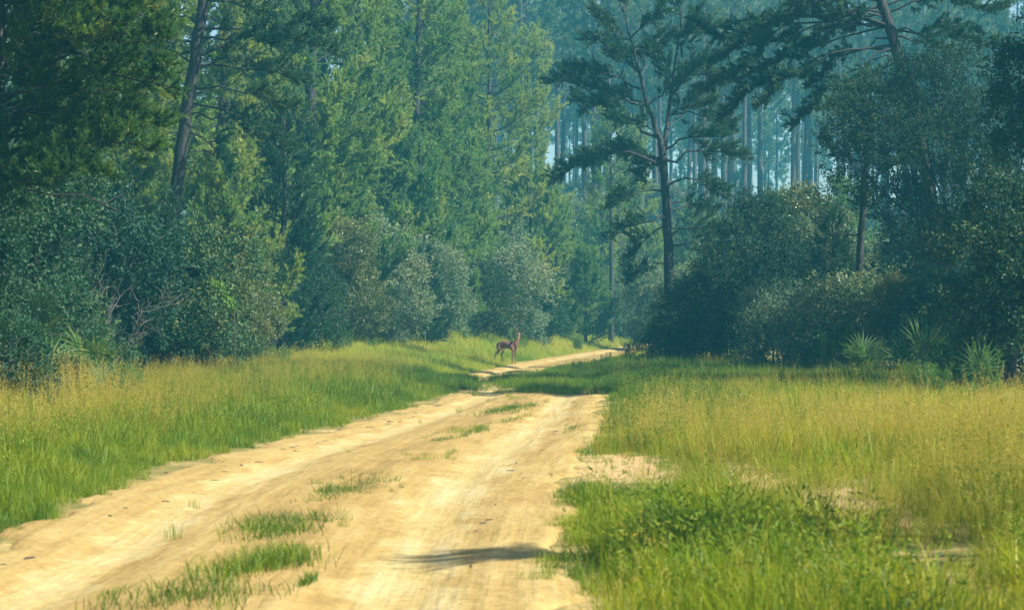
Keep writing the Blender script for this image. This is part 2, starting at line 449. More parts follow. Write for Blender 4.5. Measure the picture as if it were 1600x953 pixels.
def limb_foliage(wood, acc, P, rng, t0=0.35, per_m=5.0, bl=(0.4, 1.0), nsp=5, spl=0.4, updraft=0.35, flat=0.7, twig=True):
    """branchlets with needle sprays along a limb polyline"""
    seg = np.linalg.norm(np.diff(P, axis=0), axis=1); cum = np.concatenate([[0], np.cumsum(seg)]); L = cum[-1]
    n = max(3, int(L * per_m)); lt = rng.normal() * 0.13
    for k in range(n):
        t = t0 + (1 - t0) * (k + rng.random()) / n
        s = t * L; i = min(len(seg) - 1, int(np.searchsorted(cum, s) - 1)); i = max(i, 0)
        p = P[i] + (P[i + 1] - P[i]) * ((s - cum[i]) / max(seg[i], 1e-6))
        d = unit(P[i + 1] - P[i])
        side = unit(np.cross(d, [0, 0, 1.0]) + 1e-6) * (1 if rng.random() < 0.5 else -1)
        a = rng.uniform(0.1, 1.15) * (1.0 - 0.5 * t)
        dir_ = unit(d * (0.6 + 0.5 * t) + side * a + np.array([0, 0, rng.normal() * (1 - flat) * 1.4 + updraft * rng.random()]))
        l = rng.uniform(*bl) * (1.15 - 0.45 * t)
        q = p + dir_ * l; q[2] += 0.12 * l
        if twig: wood.tube([p, (p + q) / 2 + [0, 0, -0.03 * l], q], [0.014, 0.010, 0.005], 3)
        for j in range(nsp):
            u = 0.25 + 0.75 * (j + rng.random()) / nsp
            acc[0].append(p + (q - p) * u)
            acc[1].append(unit(dir_ + rng.normal(size=3) * 0.45 + np.array([0, 0, updraft])))
            acc[2].append(spl * rng.uniform(0.7, 1.3)); acc[3].append(lt + 0.10 * (u - 0.6) + 0.08 * t)


def pine_mesh(seed, h=18.0, r0=0.24, cb=0.2, rad=3.0, nl=48, lean=(0, 0), mat=None, prof=0.7, needle=(22, 0.13, 0.029), per_m=7.0, nsp=7, spl=0.24, elev=(0.0, 0.45), bl=(0.5, 1.2), wob=0.012, tint0=0.5, droop=0.0, dead=6, bark=None, patchy=0.0):
    rng = R(seed)
    wood = Geo(); acc = ([], [], [], [])
    nT = 14; t = np.linspace(0, 1, nT)
    tr = np.zeros((nT, 3)); tr[:, 2] = t * h
    tr[:, 0] = lean[0] * t ** 1.2 * h; tr[:, 1] = lean[1] * t ** 1.2 * h
    w = np.cumsum(rng.normal(size=(nT, 2)) * wob * h * 0.3, 0); w -= w[0]; tr[:, :2] += w * t[:, None]
    rr = r0 * (1 - t) ** 0.8 * (1 + 0.5 * np.exp(-t * 25)) + 0.025
    tr[0, 2] = -0.3
    wood.tube(tr, rr, 9)
    at_h = lambda z: np.array([np.interp(z, tr[:, 2], tr[:, 0]), np.interp(z, tr[:, 2], tr[:, 1]), z])
    for k in range(nl):
        u = (k + rng.random()) / nl
        z = h * (cb + (0.985 - cb) * u)
        az = k * 2.4 + rng.normal() * 0.5
        L = rad * ((1 - u) ** prof * rng.uniform(0.35, 1.15) + 0.12)
        if patchy and rng.random() < patchy * (1 - u): continue
        e = rng.uniform(*elev) + 0.5 * u - droop * (1 - u)
        p0 = at_h(z); d = np.array([math.cos(az) * math.cos(e), math.sin(az) * math.cos(e), math.sin(e)])
        P = curve(p0, p0 + d * L, rng, 6, -0.06, 0.03)
        P[-1, 2] += 0.12 * L
        wood.tube(P, np.linspace(max(0.018, 0.016 * L), 0.008, 6), 4)
        limb_foliage(wood, acc, P, rng, 0.22, per_m, bl, nsp, spl)
    for k in range(dead):
        z = h * cb * rng.uniform(0.55, 1.0); az = rng.random() * TAU; L = rad * rng.uniform(0.2, 0.5)
        p0 = at_h(z)
        wood.tube(curve(p0, p0 + np.array([math.cos(az) * L, math.sin(az) * L, -0.1 * L]), rng, 5, 0.05, 0.06), np.linspace(0.03, 0.006, 5), 4)
    crown = Geo()
    needles(crown, np.array(acc[0]), np.array(acc[1]), np.array(acc[2]), rng, *needle, tint0=tint0 + np.array(acc[3])[:, None], tvar=0.15)
    return wood.mesh('trunk', bark or M_BARK, True), crown.mesh('crown', mat or M_PINE)


def custom_pine(seed, trunk, limbs, mat, needle=(24, 0.125, 0.027), per_m=7.0, nsp=8, spl=0.24, bl=(0.35, 0.9), bark=None, bare=(), fork=(), tint0=0.5, updraft=0.4):
    """trunk [(x,y,z,r)...], limbs [(start, tip, radius, t0, sag)] in the tree's own space"""
    rng = R(seed); wood = Geo(); acc = ([], [], [], [])
    T = np.array(trunk, float)
    tt = np.linspace(0, 1, len(T)); t2 = np.linspace(0, 1, len(T) * 3)
    P = np.stack([np.interp(t2, tt, T[:, i]) for i in range(4)], 1)
    P[1:-1, :2] += rng.normal(size=(len(P) - 2, 2)) * 0.025
    wood.tube(P[:, :3], P[:, 3], 10)
    for f in fork:
        F_ = np.array(f, float); wood.tube(F_[:, :3], F_[:, 3], 7)
    for (s, e, r, t0, sag) in limbs:
        C = curve(s, e, rng, 7, sag, 0.03)
        wood.tube(C, np.linspace(r, 0.01, 7), 5)
        limb_foliage(wood, acc, C, rng, t0, per_m, bl, nsp, spl, updraft)
    for (s, e, r) in bare:
        C = curve(s, e, rng, 7, 0.05, 0.05)
        wood.tube(C, np.linspace(r, 0.008, 7), 4)
        for k in range(5):
            i = rng.integers(2, 6); q = C[i] + unit(C[i] - C[i - 1] + rng.normal(size=3) * 0.7) * rng.uniform(0.3, 0.8)
            wood.tube(curve(C[i], q, rng, 4, 0, 0.06), np.linspace(0.014, 0.005, 4), 3)
    crown = Geo()
    needles(crown, np.array(acc[0]), np.array(acc[1]), np.array(acc[2]), rng, *needle, tint0=tint0 + np.array(acc[3])[:, None], tvar=0.15)
    return wood.mesh('trunk', bark or M_BARK, True), crown.mesh('crown', mat)


def lobes_mesh(seed, lobes, mat, leaf=(0.11, 0.06), dens=56, per=13, trunk_pts=None, twig_len=0.32, tint0=0.45, tvar=0.3, stems=None, bark=None, r_stem=0.05):
    """broadleaf crown: twigs with leaves over the surface of overlapping lobes (x,y,z,r)"""
    rng = R(seed); wood = Geo(); fol = Geo()
    Lb = np.array(lobes, float)
    Pn, Dn, Tn, Sn = [], [], [], []
    for i, (x, y, z, r) in enumerate(Lb):
        n = int(dens * 4 * r * r * rng.uniform(0.65, 1.15))
        d = unit(rng.normal(size=(n, 3))); d[:, 2] = np.where(d[:, 2] < -0.45, -d[:, 2] * 0.6, d[:, 2]); d = unit(d)
        rr = r * (0.5 + 0.55 * rng.random((n, 1)) ** 0.6)
        bump = 0.62 + 0.62 * vnoise(d[:, 0] * 2.2 + d[:, 2] * 1.7, d[:, 1] * 2.2 + i - d[:, 2], 0.8, seed + i)[:, None]
        p = np.array([x, y, z]) + d * rr * bump * np.array([1, 1, 0.92])
        keep = np.ones(n, bool)
        for j, (a, b, c, q) in enumerate(Lb):
            if j != i: keep &= np.linalg.norm(p - [a, b, c], axis=1) > q * 0.5
        keep &= p[:, 2] > 0.05
        lt = rng.normal() * 0.10
        Pn.append(p[keep]); Dn.append(d[keep]); Tn.append(lt + 0.14 * (bump[keep][:, 0] - 0.9)); Sn.append(np.full(keep.sum(), twig_len))
        ns = int(9 * r * r) + 4                 # long shoots that break the outline
        ds = unit(rng.normal(size=(ns, 3)) * [1, 1, 0.8] + [0, 0, 0.55])
        ls = r * rng.uniform(0.35, 0.8, ns)
        b0 = np.array([x, y, z]) + ds * r * 0.8
        b0[:, 2] = np.maximum(b0[:, 2], 0.15)
        for q0, q1, l_ in zip(b0, ds, ls):
            wood.tube([q0 - q1 * r * 0.3, q0 + q1 * l_ * 0.5, q0 + q1 * l_ + [0, 0, -0.05]], [0.012, 0.008, 0.004], 3)
            m_ = 3
            Pn.append(q0 + q1 * (l_ * np.linspace(0.0, 0.85, m_))[:, None]); Dn.append(np.repeat(q1[None], m_, 0)); Tn.append(np.full(m_, lt + 0.1)); Sn.append(np.full(m_, l_ * 0.45))
        for q in range(3):                      # dead twigs
            q1 = unit(rng.normal(size=3) + [0, 0, 0.3]); q0 = np.array([x, y, z]) + q1 * r * 0.6; q0[2] = max(q0[2], 0.2)
            wood.tube(curve(q0, q0 + q1 * r * rng.uniform(0.5, 0.95), rng, 5, 0, 0.06), np.linspace(0.013, 0.004, 5), 3)
    P = np.concatenate(Pn); D = np.concatenate(Dn); TT = np.concatenate(Tn); SL = np.concatenate(Sn)
    m = len(P)
    D = unit(D * 0.9 + rng.normal(size=(m, 3)) * 0.5 + [0, 0, 0.25])
    t = rng.random((m, per))
    LP = P[:, None] + D[:, None] * (t * SL[:, None])[..., None] + rng.normal(size=(m, per, 3)) * 0.05
    LD = D[:, None] * 0.5 + rng.normal(size=(m, per, 3)) * 0.7
    leaves(fol, LP.reshape(-1, 3), LD.reshape(-1, 3), rng, leaf[0], leaf[1], tint0 + np.repeat(TT, per), tvar)
    base = np.array([0, 0, -0.2])
    for i, (x, y, z, r) in enumerate(Lb):
        s = base + [rng.normal() * 0.12, rng.normal() * 0.12, 0] if trunk_pts is None else np.array(trunk_pts[-1][:3])
        if stems is not None and i >= stems: break
        C = curve(s, [x, y, z], rng, 6, 0.08, 0.05)
        wood.tube(C, np.linspace(r_stem, r_stem * 0.3, 6), 5)
        for k in range(4):
            e = np.array([x, y, z]) + unit(rng.normal(size=3) + [0, 0, 0.3]) * r * 0.85
            wood.tube(curve(C[3 + k % 3], e, rng, 5, 0.04, 0.05), np.linspace(r_stem * 0.4, 0.006, 5), 3)
    if trunk_pts is not None:
        Tp = np.array(trunk_pts, float); wood.tube(Tp[:, :3], Tp[:, 3], 9)
    return wood.mesh('stem', bark or M_TWIG, True), fol.mesh('foliage', mat)


def shrub_lobes(seed, r, h, n=9, cone=0.0):
    rng = R(seed); out = []
    for k in range(n):
        u = (k + 0.5) / n
        z = h * (0.12 + 0.72 * u)
        w = r * (0.72 * math.sqrt(max(0.05, 1 - (u * 1.05 - 0.25) ** 2)) * (1 - cone * u))
        az = k * 2.4 + rng.normal() * 0.4
        q = rng.uniform(0.30, 0.62) * r * (1 - 0.5 * cone * u)
        out.append((math.cos(az) * w * rng.uniform(0.4, 1.15), math.sin(az) * w * rng.uniform(0.4, 1.15), max(z, q * 0.6), q))
    out.append((0, 0, h - 0.42 * r * (1 - 0.5 * cone), 0.42 * r * (1 - 0.4 * cone)))
    return out


def plant(name, meshes, parts, loc, rotz, scale, label, cat, group=None):
    e = obj(name, None, None, loc, rotz, scale)
    e.empty_display_size = 0.3
    tag(e, label, cat, group)
    for pn, me in zip(parts, meshes):
        obj(pn, me, e)
    return e


# ---------------------------------------------------------------- far pine stand in the haze
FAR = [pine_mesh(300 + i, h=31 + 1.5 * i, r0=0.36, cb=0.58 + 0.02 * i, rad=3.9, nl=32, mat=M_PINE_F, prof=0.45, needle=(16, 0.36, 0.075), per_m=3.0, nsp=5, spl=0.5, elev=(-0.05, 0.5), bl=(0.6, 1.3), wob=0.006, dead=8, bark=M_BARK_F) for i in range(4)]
rng = R(11)
far_pts = []
for row, (y0, step) in enumerate(((236, 5.0), (252, 4.4), (270, 4.2), (290, 4.4), (312, 4.6), (336, 5), (362, 5), (392, 5), (425, 6), (460, 6))):
    x0, x1 = -0.06 * y0, 0.235 * y0 + 3
    x = x0
    while x < x1:
        x += step * rng.uniform(0.5, 1.55)
        yy = y0 + rng.uniform(-6, 6)
        px = 800 + x / yy * FPX
        if px < 640: continue                          # hidden behind the nearer trees there
        far_pts.append((x, yy))
for k, (x, y) in enumerate(far_pts):
    v = int(rng.integers(0, 4))
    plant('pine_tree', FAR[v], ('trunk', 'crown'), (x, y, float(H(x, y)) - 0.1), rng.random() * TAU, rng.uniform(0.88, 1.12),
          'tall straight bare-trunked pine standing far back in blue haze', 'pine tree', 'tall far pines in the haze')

# ---------------------------------------------------------------- sand pines of the sunlit wood edge
MID = [
    pine_mesh(21, h=18, cb=0.10, rad=3.2, nl=92, prof=0.42, tint0=0.55),
    pine_mesh(22, h=18, cb=0.16, rad=3.0, nl=86, prof=0.38, tint0=0.5, lean=(0.03, 0)),
    pine_mesh(23, h=18, cb=0.06, rad=3.3, nl=94, prof=0.5, tint0=0.6, lean=(-0.02, 0)),
]
OPEN = pine_mesh(24, h=19, cb=0.30, rad=3.8, nl=64, prof=0.6, tint0=0.6, lean=(0.035, 0), patchy=0.3)
DARKCONE = pine_mesh(25, h=10, cb=0.04, rad=2.1, nl=84, prof=0.8, mat=M_PINE_D, r0=0.14, spl=0.24, tint0=0.45)
YOUNG = pine_mesh(26, h=6.0, cb=0.03, rad=2.4, nl=52, prof=0.7, mat=M_PINE, r0=0.10, spl=0.24, elev=(0.2, 0.7), tint0=0.42, dead=0)

PINES = [   # px, distance, mesh, height scale, rotation, label
    (562, 126, MID[0], 1.38, 0.4, 'tall sunlit pine behind the yellow-leaved shrub on the wood edge'),
    (655, 134, MID[1], 1.3, 1.9, 'sunlit pine between the two tallest pines of the clearing edge'),
    (752, 148, OPEN, 1.08, 0.2, 'open-crowned pine with bare leaning trunk above the deer'),
    (480, 112, MID[2], 1.4, 2.7, 'broad green pine rising behind the dark conical pine'),
    (405, 120, MID[0], 1.35, 4.0, 'tall pine behind the dark-trunked pine of the shaded edge'),
    (610, 150, MID[2], 1.15, 5.2, 'pine half hidden behind the sunlit wood edge, at the top edge'),
    (705, 162, MID[1], 1.1, 0.9, 'pine behind the open-crowned pine, with only its top showing'),
    (520, 140, MID[1], 1.25, 3.3, 'tall pine behind the broad green pine, crown out of frame'),
    (330, 100, MID[1], 1.1, 0.3, 'shaded pine behind the dark leaning trunk'),
    (215, 92, MID[2], 1.0, 1.2, 'shaded pine behind the big blue-green shrub'),
    (120, 80, MID[0], 0.95, 2.2, 'shaded pine behind the bright green near pine'),
    (590, 141, MID[1], 1.2, 4.6, 'pine squeezed between the tall sunlit pines of the clearing edge'),
    (690, 142, MID[0], 1.05, 2.6, 'full sunlit pine just before the open-crowned pine'),
    (445, 128, MID[2], 1.2, 0.9, 'full pine behind the broad green pine, near the shaded edge'),
    (270, 112, MID[0], 1.2, 5.5, 'farther shaded pine seen past the dark leaning trunk'),
    (160, 104, MID[1], 1.2, 0.8, 'farther shaded pine seen past the bright near pine'),
    (60, 90, MID[2], 1.1, 3.6, 'dense shaded pine behind the bright near pine at the frame edge'),
    (815, 172, MID[2], 1.15, 3.0, 'hazier full pine behind the open-crowned pine'),
    (20, 72, MID[1], 0.9, 2.9, 'shaded pine at the very edge behind the glossy small oak'),
    (440, 93, DARKCONE, 1.0, 0.5, 'dark conical young pine dense to the ground at the shaded edge'),
    (262, 73, DARKCONE, 0.55, 2.1, 'small dark conifer wedged between the blue-green shrubs under the leaning trunk'),
    (92, 64, DARKCONE, 0.52, 4.0, 'small dark conifer behind the palmettos of the shaded edge'),
    (1300, 92, DARKCONE, 0.62, 1.0, 'small dark conifer between the big round bush and the thin trunk'),
    (668, 117, DARKCONE, 0.5, 3.0, 'small conifer among the grey-green shrubs at the clearing edge'),
    (505, 113, YOUNG, 1.5, 1, 'young pine filling the gap behind the yellow-leaved shrub'),
    (600, 124, YOUNG, 1.7, 2, 'young pine standing over the low grey-green shrub'),
    (655, 126, YOUNG, 1.5, 4, 'young pine between the grey-green shrubs of the clearing edge'),
    (712, 138, YOUNG, 1.7, 5, 'young pine over the darker shrub behind the deer'),
    (352, 90, YOUNG, 1.3, 0.3, 'shaded young pine beside the vine-hung shrub'),
    (415, 102, YOUNG, 1.6, 3, 'shaded young pine behind the dark conical pine'),
    (185, 80, YOUNG, 1.25, 2.5, 'shaded young pine behind the leafless grey branches'),
    (830, 152, YOUNG, 1.6, 1.7, 'young pine over the rounded shrub beside the bend'),
    (915, 152, YOUNG, 0.98, 0.7, 'bushy young pine at the bend of the road'),
    (862, 168, YOUNG, 1.35, 2.0, 'taller young pine behind the bushy one at the bend'),
    (940, 186, YOUNG, 1.4, 3.9, 'pale young pine under the hazy far pines, beside the bend'),
    (1010, 176, YOUNG, 1.3, 5.0, 'pale young pine seen behind the slender dark pine'),
    (1090, 170, YOUNG, 1.5, 1.1, 'pale young pine between the slender dark pine and the round oak'),
    (1325, 150, YOUNG, 1.6, 0.1, 'hazy young pine behind the curved bare branch'),
]
for px, y, me, s, rz, lab in PINES:
    plant('pine_tree', me, ('trunk', 'crown'), G(px, y, -0.05), rz, s, lab, 'pine tree', 'pines along the wood edge')

# two thin far trunks left of the slender pine
THIN = pine_mesh(27, h=16, r0=0.15, cb=0.55, rad=1.9, nl=34, prof=0.5, mat=M_PINE, wob=0.004, tint0=0.5)
for px, y, lab in ((955, 160, 'thin straight pine with a bare trunk over the young pine at the bend'), (986, 172, 'thinnest bare pine trunk just beside the slender dark pine')):
    plant('pine_tree', THIN, ('trunk', 'crown'), G(px, y, -0.05), px, 1.0, lab, 'pine tree', 'pines along the wood edge')


# pines just out of the frame, whose shade falls into it
for x, y, me, s in ((18.2, 61, MID[1], 1.2), (21.5, 74, MID[1], 1.35)):
    plant('pine_tree', me, ('trunk', 'crown'), (x, y, float(H(x, y))), x, s, 'tall pine out of frame beyond the yellow-flecked tree, shading the grass', 'pine tree', 'pines out of frame')
plant('pine_tree', THIN, ('trunk', 'crown'), (9.6, 15.9, float(H(9.6, 15.9))), 0.6, 0.66, 'thin pine out of frame casting one narrow shadow across the near track', 'pine tree')

# ---------------------------------------------------------------- hero pines, measured from the photograph
def hero(base_px, y, trunk_px, limbs_px, seed, label, mat, bare_px=(), fork_px=(), **kw):
    b = G(base_px, y)
    loc = lambda px, py, dy=0.0: PT(px, py, y + dy) - b
    tr = [(0, 0, -0.3, trunk_px[0][2])] + [(*loc(px, py), r) for px, py, r in trunk_px]
    lm = [(loc(*s), loc(*e), r, t0, sag) for (s, e, r, t0, sag) in limbs_px]
    ba = [(loc(*s), loc(*e), r) for (s, e, r) in bare_px]
    fo = [[(*loc(px, py, dy), r) for (px, py, dy, r) in f] for f in fork_px]
    ms = custom_pine(seed, tr, lm, mat, bare=ba, fork=fo, **kw)
    return plant('pine_tree', ms, ('trunk', 'crown'), b, 0, 1.0, label, 'pine tree')


# slender dark pine standing right of the bend
hero(1054, 106, [(1050, 520, .26), (1045, 400, .23), (1040, 300, .20), (1035, 235, .17), (1028, 210, .12), (1012, 165, .09), (1000, 115, .07), (985, 60, .05), (975, 10, .03)],
     [((1040, 262, 0), (872, 280, -1), .08, .45, .16), ((1038, 255, 0), (925, 250, 1.5), .06, .4, .12), ((1030, 215, 0), (905, 160, -0.5), .08, .35, .08),
      ((1012, 165, 0), (865, 130, 0.5), .07, .35, .03), ((1005, 140, 0), (895, 110, 1.5), .06, .35, .05), ((1000, 115, 0), (925, 60, 0), .05, .25, .05),
      ((992, 80, 0), (930, 20, 1), .05, .2, .05), ((985, 60, 0), (1040, 15, -1), .05, .2, .05), ((990, 80, 0), (1060, 60, 1), .05, .25, .05),
      ((1012, 165, 0), (1075, 120, 1), .06, .3, .05), ((1035, 235, 0), (1120, 215, -1), .07, .4, .1), ((1038, 250, 0), (1155, 245, 0.5), .07, .45, .12),
      ((1040, 290, 0), (1125, 300, -1), .06, .5, .15), ((1043, 345, 0), (965, 365, -1), .05, .35, .1), ((1043, 350, 0), (990, 400, 1), .05, .4, .1),
      ((1046, 370, 0), (1130, 360, 0), .06, .35, .12), ((1046, 385, 0), (1125, 395, -1.2), .05, .35, .1), ((1047, 410, 0), (985, 435, 0), .04, .4, .1),
      ((1044, 335, 0), (1110, 330, 1.5), .05, .4, .1), ((1050, 180, 1), (1110, 165, 0), .05, .3, .1), ((1062, 120, 1), (1130, 90, 0), .05, .2, .1),
      ((1066, 90, 1), (1090, 20, 0), .05, .2, .1), ((1060, 140, 1), (1010, 75, -1), .05, .2, .1), ((1038, 262, 0), (975, 235, 0.5), .05, .4, .1),
      ((1040, 300, 0), (960, 320, -1.5), .05, .5, .12), ((1060, 70, 1), (1120, 40, 0), .05, .2, .1), ((1000, 115, 0), (1030, 60, 2), .04, .2, .05), ((975, 20, 0), (950, -40, 0), .04, .1, .05), ((975, 20, 0), (1010, -50, 1), .04, .1, .05), ((1064, 40, 1), (1060, -50, 0), .04, .1, .05), ((1042, 200, 0), (1090, 150, 2), .05, .3, .08), ((1030, 215, 0), (960, 190, -2), .05, .3, .08), ((1012, 165, 0), (950, 150, 2), .05, .3, .05), ((1000, 115, 0), (960, 85, -2), .05, .25, .05), ((1046, 180, 1), (1140, 200, 1), .05, .4, .12), ((1038, 245, 0), (1000, 275, 2), .05, .4, .1), ((1050, 130, 1), (1140, 130, 1), .05, .35, .1), ((1048, 150, 1), (1095, 100, -1), .05, .3, .05)],
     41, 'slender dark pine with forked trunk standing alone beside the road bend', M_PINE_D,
     fork_px=[[(1036, 245, 0, .14), (1042, 200, .5, .10), (1048, 150, 1, .08), (1055, 100, 1, .06), (1064, 40, 1, .04), (1070, 0, 1, .02)]],
     bare_px=[((1043, 330, 0), (1110, 275, 0.5), .035), ((1045, 360, 0), (1095, 325, 0), .03), ((1047, 420, 0), (1085, 440, 0), .03)],
     per_m=10, nsp=9, spl=0.26, bl=(0.4, 1.1))

# dark-trunked pine of the shaded edge
hero(256, 80, [(262, 500, .24), (268, 350, .23), (278, 270, .22), (290, 180, .21), (303, 90, .20), (318, 0, .18), (326, -80, .15), (330, -200, .08), (332, -330, .03)],
     [((303, 90, 0), (505, 40, -0.5), .06, .4, .06), ((300, 110, 0), (470, 130, 1), .05, .4, .08), ((296, 140, 0), (455, 175, -1), .05, .45, .1), ((310, 45, 0), (515, 80, 1), .06, .45, .08),
      ((318, 0, 0), (480, -20, -1), .06, .3, .06), ((318, 0, 0), (420, 20, 1.5), .05, .3, .06), ((312, 40, 0), (200, 20, 1.5), .05, .3, .05), ((305, 80, 0), (215, 120, 1), .05, .4, .08),
      ((322, -40, 0), (440, -60, 0), .05, .2, .05), ((322, -40, 0), (220, -50, 0), .05, .2, .05), ((326, -90, 0), (420, -130, 1), .05, .2, .05), ((326, -100, 0), (230, -140, -1), .05, .2, .05),
      ((329, -160, 0), (400, -220, 0), .04, .2, .05), ((329, -180, 0), (260, -240, 0), .04, .2, .05), ((331, -260, 0), (350, -370, 0), .03, .1, 0), ((290, 180, 0), (400, 210, 1.5), .04, .45, .08), ((293, 160, 0), (440, 235, 1), .05, .45, .08), ((288, 200, 0), (360, 260, -1), .04, .4, .08), ((300, 110, 0), (390, 90, 2), .05, .3, .06), ((308, 60, 0), (430, 70, -2), .05, .3, .06), ((300, 100, 0), (225, 70, 1.8), .05, .35, .06)],
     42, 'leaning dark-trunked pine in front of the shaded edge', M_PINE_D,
     bare_px=[((303, 66, 0), (205, 62, -0.3), .05), ((284, 225, 0), (385, 290, -0.4), .03), ((306, 70, 0), (430, 30, -0.6), .035)], per_m=8, nsp=8)

# bright green near pine at the frame edge
lb = []
rg = R(5)
for k in range(52):
    py = 300 - 470 * k / 51
    reach = (255 if py > 0 else 235) * rg.uniform(0.35, 1.0) * (0.75 if py > 250 else 1)
    side = 1 if rg.random() < 0.75 else -1
    lb.append(((3, py + 25, 0), (8 + side * reach, py + rg.uniform(-30, 20), rg.uniform(-3.2, 3.2)),   .045, .05, .06))
hero(-32, 48, [(-30, 560, .22), (-24, 400, .21), (-14, 250, .19), (-8, 120, .17), (-6, 0, .15), (-4, -120, .11), (-4, -260, .04)], lb,
     43, 'bright yellow-green near pine at the frame edge with bare grey lower boughs', M_PINE_B,
     bare_px=[((4, 190, 0), (150, 150, -0.8), .045), ((4, 200, 0), (165, 262, -1.0), .045), ((4, 170, 0), (110, 175, -1.2), .04), ((4, 215, 0), (120, 215, -1.2), .04), ((4, 300, 0), (190, 330, -0.6), .03)], per_m=7, nsp=8, spl=0.24, tint0=0.45)

# pine leaning in over the shaded right-hand wood
hero(1492, 92, [(1480, 500, .27), (1462, 350, .25), (1447, 268, .24), (1428, 170, .235), (1410, 105, .225), (1393, 50, .21), (1376, 0, .19), (1362, -60, .15), (1350, -150, .07), (1345, -240, .03)],
     [((1395, 42, 0), (1200, 30, -0.5), .07, .35, .05), ((1393, 40, 0), (1120, 95, 0.5), .07, .45, .10), ((1390, 45, 0), (1085, 40, 1), .07, .5, .05), ((1376, 0, 0), (1075, -10, -0.5), .07, .4, .05),
      ((1376, 0, 0), (1160, -30, 1), .06, .3, .04), ((1400, 70, 0), (1190, 160, -0.8), .06, .5, .10), ((1395, 60, 0), (1270, 130, 0.6), .05, .4, .1), ((1400, 80, 0), (1130, 175, 0), .06, .6, .14),
      ((1393, 50, 0), (1520, 45, 0.6), .06, .3, .05), ((1385, 20, 0), (1500, -10, -0.6), .05, .3, .05), ((1370, -30, 0), (1250, -60, 0), .05, .2, .05), ((1370, -30, 0), (1470, -70, 0), .05, .2, .05),
      ((1360, -80, 0), (1250, -140, 0), .04, .2, .05), ((1355, -110, 0), (1440, -160, 0), .04, .2, .05), ((1395, 55, 0), (1480, 85, -0.8), .05, .3, .05), ((1388, 30, 0), (1310, 20, -1), .05, .25, .03),
      ((1388, 30, 0), (1235, 75, 1.5), .05, .35, .06), ((1400, 75, 0), (1300, 160, -1.2), .05, .35, .08), ((1405, 95, 0), (1240, 190, 1), .05, .45, .1), ((1380, 10, 0), (1150, 60, -1.5), .06, .4, .06), ((1390, 40, 0), (1170, 120, 2), .05, .4, .08), ((1385, 20, 0), (1110, 140, -1), .06, .55, .14), ((1376, 0, 0), (1230, 10, -2), .05, .3, .05), ((1385, 25, 0), (1290, 60, 2), .05, .25, .05), ((1405, 90, 0), (1340, 150, 1), .05, .3, .06), ((1400, 80, 0), (1470, 130, 1), .05, .3, .06), ((1393, 50, 0), (1560, 70, -0.5), .05, .4, .06), ((1380, 10, 0), (1570, 10, 0.5), .05, .4, .05)],
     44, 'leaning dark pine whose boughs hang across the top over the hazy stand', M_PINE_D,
     bare_px=[((1408, 100, 0), (1325, 92, -0.2), .04), ((1396, 42, 0), (1345, 40, -0.2), .06)], per_m=8, nsp=8, spl=0.2, bl=(0.3, 0.8), updraft=0.2)

# thin trunk with one curved bare branch
hero(1336, 87, [(1338, 480, .14), (1344, 400, .135), (1350, 310, .13), (1354, 250, .10), (1358, 200, .07), (1360, 150, .03)],
     [((1352, 290, 0), (1420, 250, 0), .04, .3, .05), ((1354, 260, 0), (1300, 235, .5), .04, .4, .05), ((1358, 220, 0), (1430, 180, 0), .04, .3, .05), ((1358, 210, 0), (1300, 170, -.5), .04, .35, .05),
      ((1360, 165, 0), (1410, 140, 0), .04, .2, .05), ((1360, 165, 0), (1315, 140, 0), .04, .2, .05)],
     45, 'thin dark pine with one curved bare branch among the shaded shrubs', M_PINE_D,
     bare_px=[((1342, 366, 0), (1285, 368, -.3), .045)], per_m=8)

